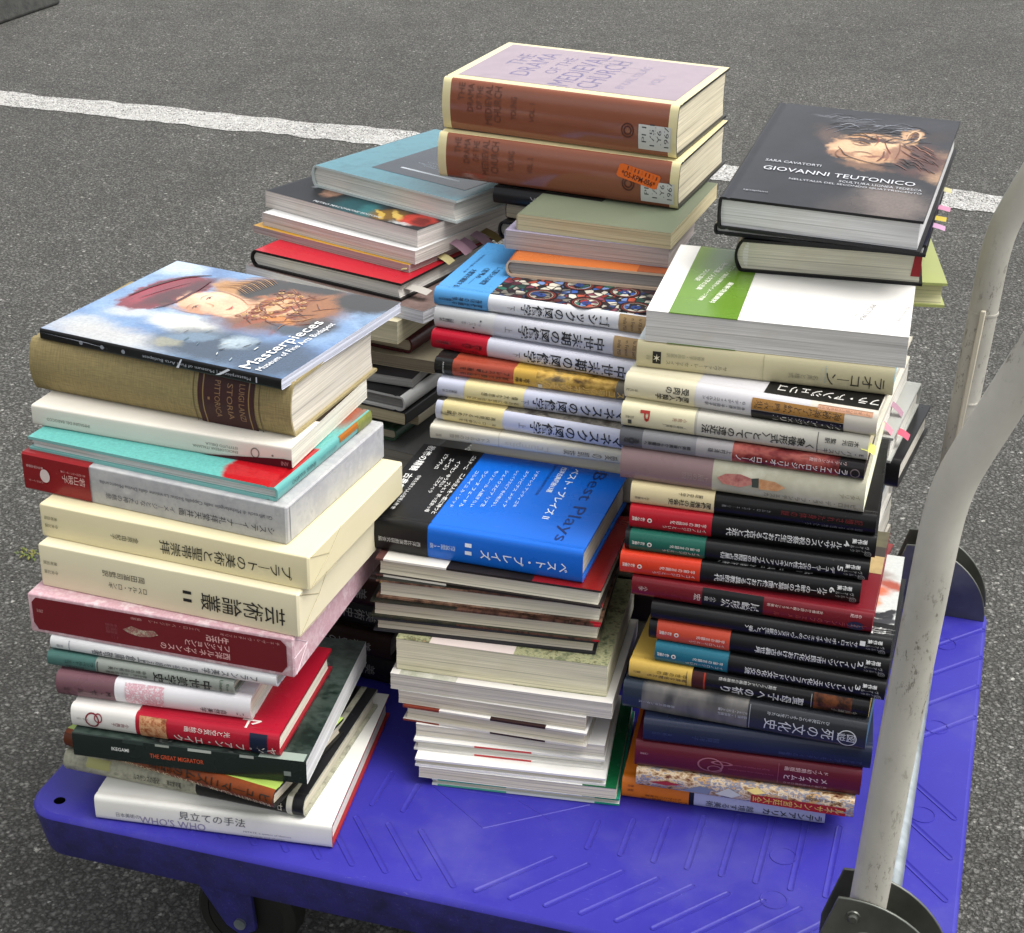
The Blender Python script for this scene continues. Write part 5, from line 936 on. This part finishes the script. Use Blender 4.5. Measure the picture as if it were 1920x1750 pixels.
# ---------------- rear middle stack, from the top of its hidden lower books up
book('BC12', 'cream book with faint grey lettering, just behind the bright blue book', PL['BC12'], .15, paper('#cfcab9', .4, .15), pg='#dcd6c4', bulge=.001, bands=[(.34, .345, paper('#b9b4a2'))], decals=[S('Triumphs', .375, .60, .45, .5, '#bdb8a8', 180), V('愛の凱旋', .92, .66, .42, .36, '#77736a'), V('ペトラルカの凱旋', .30, .10, .46, .3, '#8a8676'), V('岩波', .06, .03, .4, .2, '#77736a')])
def male(key, label, title, cov, vol, obi=None, obitxt=(), tan=False, topm=None, cd=(), pub='国書刊行会', x0=.965, x1=.47):
    dec = [V(title, x0 - (.13 if tan else 0), x1 - (.05 if tan else 0), .50, .66, '#17181c', True), V(vol, (.45 if not tan else .39), (.415 if not tan else .355), .5, .26, '#77777c'), V(pub, .10, .028, .5, .17, '#55565c'), V('エミール・マール', .93 - (.12 if tan else 0), .70, .10, .09, '#33343a')]
    if tan: dec += [Q(.875, .998, 0, 1, paper('#a58a62', .35, .2)), A('Emile Mâle', .905, .95, .05, .018, '#2d2418'), A('en France', .94, .95, .15, .016, '#2d2418'), A('du XIII siècle', .975, .95, .05, .016, '#2d2418')]
    return book(key, label, PL[key], .155, paper(cov, .28, .35, .05), pg='#dcd6c6', bulge=.004, decals=dec, obi=[(0.0 if len(obi) < 3 else obi[2], obi[1], paper(obi[0], .3, .3, .05), obitxt)] if obi else (), topmat=topm, cdecals=cd, spinemat=paper(cov, .28, .35, .05))
rocks = mottled('carved_stone_photo', ['#1d1b18', '#55504a', '#8a857a', '#33302c'], 60, .3)
male('BC11', 'white book with a pale yellow band and carved stone picture on its cover', 'ロマネスクの図像学', '#bfc2d2', '上', ('#d6c894', .335, .035), [V('ヨーロッパ中世を', .30, .12, .28, .17, '#3a3624'), V('再発見するための鍵', .30, .06, .60, .17, '#3a3624'), V('国書刊行', .065, .04, .45, .1, '#4a462f')], topm=rocks)
male('BC10', 'white book with a pale yellow band set in from its left end', 'ロマネスクの図像学', '#bcbfcf', '下', ('#d3c795', .425, .135), [V('石の中に刻み込まれた', .40, .15, .30, .16, '#3a3624'), V('偉大な思想', .40, .22, .62, .16, '#3a3624')])
fres = mottled('gilded_fresco_print', ['#1f1610', '#5a4220', '#a3813a', '#d0aa55', '#7d6a4a', '#3a3024'], 42, .28, (.6, 1, 1), 4, .3)
book('BC9', 'book with a black left tip, terracotta band and gilded fresco picture', PL['BC9'], .15, fres, pg='#cfc6b2', bulge=.003, edge=paper('#77694f'),
     bands=[(0, .09, paper('#1d1e1d', .28, .3)), (.09, .39, paper('#9a4431', .3, .25)), (.39, .50, paper('#c09a42', .3, .3)), (.88, 1, paper('#6d675a'))], decals=[V('フレスコ壁画を', .37, .13, .66, .17, '#2a120c', True), V('訪ねて旅に出る', .37, .13, .36, .17, '#2a120c', True), V('MARU', .11, .095, .5, .2, '#3a1a12'), A('NHK出版', .045, .85, .15, .008, '#c9c9c6', True), V('フレスコ画のルネサンス', 1.0, .56, .36, .40, '#d9b256', True), V('宮下孝晴', .47, .40, .44, .3, '#3a2a14', True), Q(.51, .53, .1, .35, paper('#d0c9b0'))])
male('BC8', 'white book with a bright red band and dark red lettering on it', '中世末期の図像学', '#c3c4cf', '下', ('#b0122a', .285), [V('美術と芸術と', .26, .16, .52, .3, '#5a0812', True), V('国書刊行', .09, .03, .5, .14, '#5a0812'), V('図像学の集大成', .24, .1, .22, .14, '#5a0812')], tan=False)
male('BC7', 'white book with a pale grey left end, under the one banded sky blue', '中世末期の図像学', '#bdbec6', '上', ('#c2c2c2', .30), [V('国書刊行会', .09, .03, .52, .18, '#55565a'), V('ヨーロッパ・中世', .235, .14, .52, .13, '#66676c'), O(.2, .34, .001, .001, ink('#55565a')), O(.235, .7, .001, .001, ink('#55565a'))], tan=True)
roun = [TO(xx, yy, r_, r_ * .95, paper(c_, .3, .1), 0, h_) for xx, yy in ((.48, .15), (.70, .12), (.92, .16), (.60, .42), (.82, .40)) for r_, h_, c_ in ((.0170, .86, '#14131a'), (.0146, .91, '#7a2a26'), (.0133, .92, '#14131a'), (.0122, .94, '#a89f8c'), (.0050, .3, '#26407a'))]
stg = glassbits('stained_glass_picture', ['#c9c2b2', '#35569a', '#8a2a26', '#b5503a', '#6d86b8', '#d0c8b8', '#2f6a5a', '#7a3a4a', '#b9b2a2', '#2a4a88', '#1a1a22', '#251a20'], 120)
male('BC6', 'white book with a sky blue band and stained glass picture on its cover', 'ゴシックの図像学', '#d3d4d8', '下', ('#4d90c6', .262), [V('国書刊行会', .085, .025, .5, .14, '#1a3a5a'), V('芸術の神学', .235, .09, .62, .19, '#16324e', True), V('図像が語る', .235, .09, .34, .19, '#16324e', True),
     T('大聖堂を解読する', .085, .26, .055, .0068, -90, '#13293f', True), T('〈世界の……', .135, .33, .05, .0068, -90, '#13293f', True), T('して知られる聖堂', .185, .36, .055, .0068, -90, '#13293f', True), T('中世研究の第一人者', .05, .55, .06, .003, -90, '#1d4468')], tan=True, topm=stg, cd=roun)
book('BC5', 'small hardcover in a rusty orange jacket, resting on the stained glass cover', PL['BC5'], .125, paper('#b5622a', .3, .3), 'L', pg='#a39d98', bulge=.005, edge=paper('#d0b8a0'), groove=False, cdecals=[TQ(.80, .999, .0, .999, paper('#8d4a28'))])
book('BC4', 'thick paperback with mauve grey pages and a lilac spine, above the orange jacketed one', PL['BC4'], .12, paper('#9f98ae', .35, .2), 'L', 'soft', pg='#b5aaa6', edge=paper('#aaa2ad'))
book('BC3', 'greyish green paperback with yellowed pages, under the two brown volumes', PL['BC3'], .19, paper('#676f5b', .45, .1), 'L', 'soft', pg='#c6bb98', edge=paper('#b5ad8c'))
brown = paper('#864c35', .16, 1.5, .06); crb = paper('#ddd2a2', .18, .9, .04); lilac = mottled('lilac_jacket', ['#84727c', '#96838c', '#8d7a84'], 10, .22, (1, 1, 1), 4, .9)
def drama(key, label, vol, extra, tp):
    lines = [('THE', .085, .62, .95, .016), ('DRAMA', .125, .42, .95, .016), ('OF THE', .165, .48, .92, .016), ('MEDIEVAL', .205, .20, .97, .018), ('CHURCH', .245, .26, .95, .020), ('YOUNG', .315, .36, .8, .016), (vol, .395, .36, .72, .014)]
    dec = [A(s, u, v0, v1, -wd * 1.55, '#5f3626') for s, u, v0, v1, wd in lines] + [A('OXFORD', .70 + .215, .40, .60, -.004, '#3a1a12'), O(.80, .45, .007, .008, ink('#4a1e14'), .82), O(.80, .45, .0045, .005, ink('#4a1e14'), .7)] + extra
    return book(key, label, PL[key], .181, brown, pg='#d6cdb4', bulge=.005, edge=black, topmat=tp, backmat=crb, bands=[(0, .035, crb), (.965, 1, crb)], decals=dec, tilt=(1.2, -.3),
        cdecals=[TQ(.035, .965, .115, .955, lilac), T('THE', .17, .62, .05, .018, 90, '#675e7c'), T('DRAMA', .255, .55, .105, .021, 90, '#665d7d'), T('OF THE', .36, .58, .075, .014, 90, '#675e7c'), T('MEDIEVAL', .46, .53, .14, .024, 90, '#665d7d'), T('CHURCH', .57, .50, .125, .024, 90, '#665d7d'), T('BY KARL YOUNG', .70, .5, .1, .01, 90, '#766c86'), T('VOL. I', .80, .5, .04, .010, 90, '#766c86'), TO(.55, .78, .018, .010, paper('#6d6275', .2, .8), 20, .9), TO(.66, .65, .016, .012, paper('#6d6275', .2, .8), -20, .92)])
plab = paper('#c9cac6', .2, .7)
def call(us): return [A('PN', us, .26, .56, -.018, '#3a3c3e'), A('1751', us + .033, .20, .62, -.019, '#3a3c3e'), A('.Y6', us + .062, .24, .52, -.018, '#3a3c3e'), A('1967', us + .092, .20, .60, -.019, '#3a3c3e')]
drama('BC2', 'brown jacketed volume with an orange sticker, under its slightly thicker twin', 'VOL. 2', [Q(.852, .985, .10, .56, plab)] + call(.875) + [PO([(.752, .62), (.762, .84), (.775, .86), (.925, .70), (.93, .66), (.915, .42), (.905, .40), (.76, .58)], paper('#d9641c', .3, .4)), SR('*O5-KPM-056*', .84, .59, .038, .0062, -14, '#2d1408', True), SR('▮▯▮▮▯▮▮▯▮', .855, .71, .034, .004, -13, '#5a2410')], crb)
drama('BC1', 'brown jacketed volume with a lilac cover, at the very top of the piles', 'VOL. 1', [Q(.845, .978, .12, .60, plab)] + call(.868), crb)
book('BC20', 'black book wedged behind the orange jacketed one, lowest of three', (-.020, 1.790, -25, .125, .3908, .0200), .16, black, 'L', pg='#8d877a', cdecals=[T('LECTURES', .2, .5, .09, .008, -90, '#8a8a8e')])
book('BC21', 'dark brown paperback wedged between two black books under the brown volumes', (-.012, 1.800, -27, .120, .4112, .0160), .15, paper('#2a1c16'), 'L', 'soft', pg='#9a907c')
book('BC22', 'black book wedged directly under the left end of the lower brown volume', (-.026, 1.796, -23, .125, .4276, .0190), .15, black, 'F', pg='#a39c8c', decals=[V('宗教劇研究', .85, .35, .5, .45, '#8d8d90')])
# plain volumes hidden under the rear middle stack
z = .0006
for k, (hx, t) in enumerate((('#3a4652', .040), ('#8a8578', .036), ('#2a1f1c', .044), ('#b5b0a2', .038), ('#54302a', .046), ('#d0cabb', .050))):
    book('BC3%d' % k, ['slate blue book lowest in the hidden base behind the front middle stack', 'grey book second in the hidden base behind the front middle stack', 'dark brown book third in the hidden base behind the front middle stack', 'light grey book fourth in the hidden base behind the front middle stack', 'reddish brown book fifth in the hidden base behind the front middle stack', 'off white book directly under the cream book behind the blue one'][k],
         (-.050 + .004 * (k % 3), 1.550 + .003 * k, -15 - k % 3, .205, z, t - .0006), .155, paper(hx), pg='#cfc8b6'); z += t

# ---------------- rear left stack, from the deck up
def corner(cx, cy, yaw, w): return (cx - w * cos(R(yaw)), cy - w * sin(R(yaw)))
low = [  # right front corner, yaw, width, z0, t, spine, kind, cover, pages, depth, label
 (-.118, 1.490, -22, .22, .0006, .0318, 'F', 'hard', '#1b1c20', '#9a948a', .20, 'black book on the deck at the bottom of the rear left stack'),
 (-.122, 1.487, -20, .21, .0326, .0296, 'F', 'hard', '#2f211b', '#8a8478', .20, 'brown book in the dark gap behind the front left stack'),
 (-.116, 1.492, -23, .22, .0624, .0316, 'F', 'hard', '#1e2023', '#a39d90', .20, 'charcoal book with a white lettered spine in the dark gap behind the front left stack'),
 (-.124, 1.485, -21, .22, .0942, .0336, 'F', 'hard', '#2c1614', '#a39d90', .20, 'maroon brown book in the dark gap between the left and middle piles'),
 (-.118, 1.525, -24, .21, .1280, .0296, 'R', 'hard', '#17181a', '#b5afa0', .2, 'black book below the large pale grey one in the rear left stack'),
 (-.095, 1.655, -27, .23, .1578, .0300, 'R', 'soft', '#5d5d5c', '#a5a298', .21, 'large pale grey book low in the rear left stack'),
 (-.1264, 1.6909, -25, .19, .1880, .0158, 'R', 'hard', '#3d5a48', '#c0b9a5', .19, 'small dark green book in the rear left stack'),
 (-.1030, 1.7007, -27, .22, .2040, .0118, 'R', 'soft', '#b5ab92', '#b5ab92', .2, 'beige paperback under a tan paged one in the rear left stack'),
 (-.1155, 1.6731, -26, .20, .2160, .0146, 'R', 'soft', '#1a1a1b', '#c0b698', .18, 'tan paged book with a black cover in the rear left stack'),
 (-.1160, 1.6758, -26, .20, .2308, .0178, 'R', 'hard', '#cacbc9', '#8a8a88', .18, 'book in a white edged jacket with a black cover in the rear left stack'),
 (-.1094, 1.6987, -20, .21, .2488, .0118, 'B', 'soft', '#1c1c20', '#a9a8a6', .17, 'thin black covered paperback with grey pages in the rear left stack'),
 (-.0858, 1.7117, -21, .22, .2608, .0148, 'B', 'soft', '#ada28a', '#8d8270', .16, 'tan paperback reaching furthest right in the rear left stack'),
 (-.1110, 1.7301, -26, .20, .2758, .0188, 'R', 'hard', '#4a1418', '#b9ac94', .18, 'oxblood hardcover below the ivory boxed one in the rear left stack'),
 (-.1256, 1.7104, -24, .19, .2948, .0262, 'L', 'soft', '#c9c1a3', '#cdc5a8', .16, 'squarish ivory book supporting the upper half of the rear left stack')]
for k, (cx, cy, yw, w, z0, t, sp_, kd, hx, pg_, dd, lb) in enumerate(low):
    x, y = corner(cx, cy, yw, w); bw = sp_ == 'R' and hx == '#cacbc9'
    book('BL2%02d' % k, lb, (x, y, yw, w, z0, t - .0004), dd, paper(hx, .35, .15), sp_, kd, pg=pg_, topmat=paper('#121214', .3, .2) if bw else None,
         decals=[V('美術史の諸相', .9, .55, .5, .4, '#9a9a96'), V('講談社', .2, .08, .5, .25, '#9a9a96')] if sp_ == 'F' else ())
book('BL6', 'wide white paperback with a brownish cover, poking out under the red hardcover', PL['BL6'], .21, paper('#c9c9cd'), 'L', 'soft', pg='#dcdce2', topmat=mottled('brown_stone_cover', ['#5f4d49', '#7d6a64', '#6d5850'], 30), edge=paper('#d0d0d6'))
rj = paper('#b3192a', .28, .35)
book('BL5', 'red jacketed hardcover with its grey page edges towards the viewer', PL['BL5'], .19, rj, 'L', pg='#d8d4cd', bulge=.005, edge=paper('#1a1718'), groove=False, tabs=[('R', .10, .55, .030, .012, '#b5b0a8', .002)])
book('BL4', 'thin paperback with a yellow cover edge and a yellow marker, lying on the red hardcover', PL['BL4'], .19, paper('#c9962a', .35, .1), 'L', 'soft', pg='#b5a3a0', edge=paper('#c9b5a8'), tabs=[('F', .975, .6, .008, .008, '#d0c890', .002), ('R', .30, .6, .022, .012, '#c9bf8a', .006)])
book('BL3', 'white covered paperback with mauve sticky markers along its right side', PL['BL3'], .19, paper('#dadad8', .35, .15), 'L', 'soft', pg='#d6cdc6', edge=paper('#d5d3d0'), tabs=[('R', .36, .62, .028, .013, '#a07f8d', .010), ('R', .44, .5, .024, .013, '#8f6f80', .008), ('R', .56, .6, .034, .014, '#a58593', .014), ('R', .66, .5, .03, .012, '#8a7448', .008)])
W, D = PL['BL2'][3], .19
piet = picture('dark_figure_cover', [6, '#16171a', '#1e2024', '#1a1b1f', '#26282c'],
    [bl(.52, .14, .12, .16, 20, '#1c4a50', .5, .9), bl(.62, .10, .05, .12, 30, '#2f6a6d', .5, .8), bl(.74, .12, .09, .10, 40, '#7a5a24', .4, .9), bl(.78, .14, .02, .10, 50, '#d0b05a', .3, .9), bl(.70, .10, .015, .09, 50, '#c2a24a', .3, .9), bl(.90, .16, .09, .11, 30, '#b8392c', .25), bl(.93, .14, .05, .07, 30, '#6d1c18', .4), bl(.29, .24, .05, .09, 0, '#8a6a58', .4, .9), bl(.24, .34, .05, .04, 30, '#b9bcc0', .6, .7), bl(.16, .26, .02, .03, 0, '#a9acb0', .6, .7), bl(.86, .045, .05, .02, 0, '#c6c8c6', .6, .7)], .008, 80, .45, 0)
book('BL2', 'thick paperback with a dark painted cover and small white lettering, beneath the pale teal book', PL['BL2'], D, paper('#16171a', .28, .3), 'L', 'soft', pg='#dad2cc', topmat=piet, edge=paper('#bdb8b2'),
     cdecals=[T('PIETRO MACCHIONE EDITORE', .52, .045, .10, .0048, 1, '#b9bcc0', True)])
tl = mottled('pale_teal_jacket', ['#2e6572', '#3f7a87', '#376f7c'], 30, .2, (1, 1, 1), 4, .6)
book('BL1', 'pale teal hardcover with a slate grey text panel, top of the rear left stack', PL['BL1'], .215, tl, 'L', pg='#e2dfd6', bulge=.004, edge=paper('#c6cfcc'), groove=False,
     cdecals=[TQ(.28, .92, .17, .80, paper('#232c38', .22, .5))] + [T(s, .50 + dx, y, L, .0035, 180, '#8d97a2') for s, y, L, dx in (('scultura e pittura nel Rinascimento', .62, .060, .08), ('della Marca', .585, .018, .14), ('a cura di', .53, .02, .13), ('saggi di critica', .505, .03, .12), ('con testi di vari autori', .48, .045, .10), ('Catalogo generale delle opere', .44, .06, .08), ('MUSEO CIVICO E PINACOTECA', .40, .065, .06), ('Edizioni del Museo', .37, .05, .09))] + [TQ(.40, .80, .265, .285, paper('#b9c0c6'))])

# ---------------- rear right stack, from the deck up
z = .0006
br_spec = [('#2d3a34', '#cfc8b6', .036, .375), ('#8a2a24', '#d6cfbf', .030, .375), ('#c9c4b6', '#dcd6c8', .028, .372), ('#1b1c1f', '#cfcabd', .034, .372), ('#d0cdc6', '#dedacf', .026, .374), ('#4a5a6a', '#d6d0c2', .030, .372), ('#d6d4ce', '#e0dcd2', .024, .376),
           ('#131315', '#c9c4b8', .030, .396), ('#a9aaa4', '#d9d6cc', .028, .386), ('#d9d6d0', '#e2ded4', .026, .372), ('#e0ded8', '#e2dfd6', .030, .366), ('#dcdad4', '#dedad0', .026, .364), ('#d9d8d2', '#e0dcd0', .024, .36)]
lbs = ['dark green book on the deck at the bottom of the rear right stack', 'brick red book second from the bottom of the rear right stack', 'pale stone book third from the bottom of the rear right stack', 'black book fourth from the bottom of the rear right stack', 'off white book between a black and a slate blue one in the rear right stack', 'slate blue book halfway up the rear right stack', 'white book just above the slate blue one in the rear right stack', 'black book sticking out furthest at the right of the rear right stack', 'light grey covered book with a pink marker in the rear right stack',
       'pale book with two pink markers in the rear right stack', 'white book level with the beige book in front, rear right stack', 'white book with a dark edge line, high in the rear right stack', 'uppermost white book under the lime green one, rear right stack']
for k, ((hx, pg_, t, xr), lb) in enumerate(zip(br_spec, lbs)):
    yw = -18 - (k * 5) % 6; w = .19 + .01 * (k % 3); yy = 1.560 if z < .40 else 1.60
    x, y = corner(xr - .004, yy - w * sin(R(-yw)) * 0 - .018, yw, w); 
    tb = {8: [('R', .25, .7, .016, .012, '#c2546a', .006)], 9: [('R', .10, .4, .016, .010, '#d08a98', .010), ('R', .4, .5, .018, .010, '#a5808e', .012)], 11: [('R', .6, .5, .012, .01, '#b5707c', .004)]}.get(k, [])
    book('BR%d' % (k + 1), lb, (x, y + .012, yw, w, z, t - .0004), .16, paper(hx, .35, .15), 'F' if k % 2 else 'B', 'hard' if k % 3 else 'soft', pg=pg_, edge=paper(hx), tabs=tb); z += t
lime = paper('#a4ab68', .4, .05)
book('BR20', 'lime green hardcover jutting out to the right behind the white paperback', (.2670, 1.5720, -5.5, .150, .4050, .0250), .16, lime, 'B', pg='#c9c69a', edge=lime, bulge=.004, concave=.006)
book('BR21', 'thin black book with coloured page flags, under the one with the carved head', (.185, 1.535, -17, .195, .4830, .0115), .23, paper('#181a2c', .22, .5), 'L', pg='#c9c9c6', edge=paper('#15161c'), bulge=.001,
     tabs=[('R', .62, .5, .017, .008, '#c98aa5', .002), ('R', .46, .5, .016, .008, '#c4b04a', .001), ('R', .36, .5, .017, .008, '#bd93b2', .003), ('R', .9, .5, .013, .009, '#bdb78a', .002)], cdecals=[])

# ---------------- a binder clip holding a thin pamphlet in the front left stack
clip = empty('binder_clip', 'small pinkish beige binder clip gripping loose sheets in the front left stack', 'binder clip', (-.205, 1.385, PH + .058), (R(6), 0, R(-62)))
o = MB(); cm = paper('#a58f82', .4, .2, .05, 'clip_enamel'); pr = [(0, -.006), (.004, -.0075), (.022, -.0015), (.0222, -.0008), (.004, -.0066), (.001, -.005), (.001, .005), (.004, .0066), (.0222, .0008), (.022, .0015), (.004, .0075), (0, .006)]
N = len(pr); vs = [(x, y, z) for y in (-.0125, .0125) for x, z in pr]; o.add(vs, [(k, (k + 1) % N, N + (k + 1) % N, N + k) for k in range(N)], cm)
for i in range(N // 2 - 1): o.add([vs[i], vs[i + 1], vs[N - 2 - i], vs[N - 1 - i]], [(0, 1, 2, 3)], cm) if False else None
o.build('clip_body', clip, bevel=.0004)
for s in (1, -1):
    o = MB(); vs, fs = tube_vf([(.021, -.008, s * .0022), (-.004, -.006, s * .012), (-.014, -.004, s * .012), (-.018, 0, s * .012), (-.014, .004, s * .012), (-.004, .006, s * .012), (.021, .008, s * .0022)], .0008, 8); o.add(vs, fs, paper('#8a8a88', .3, .3), True); o.build('wire_handle', clip)
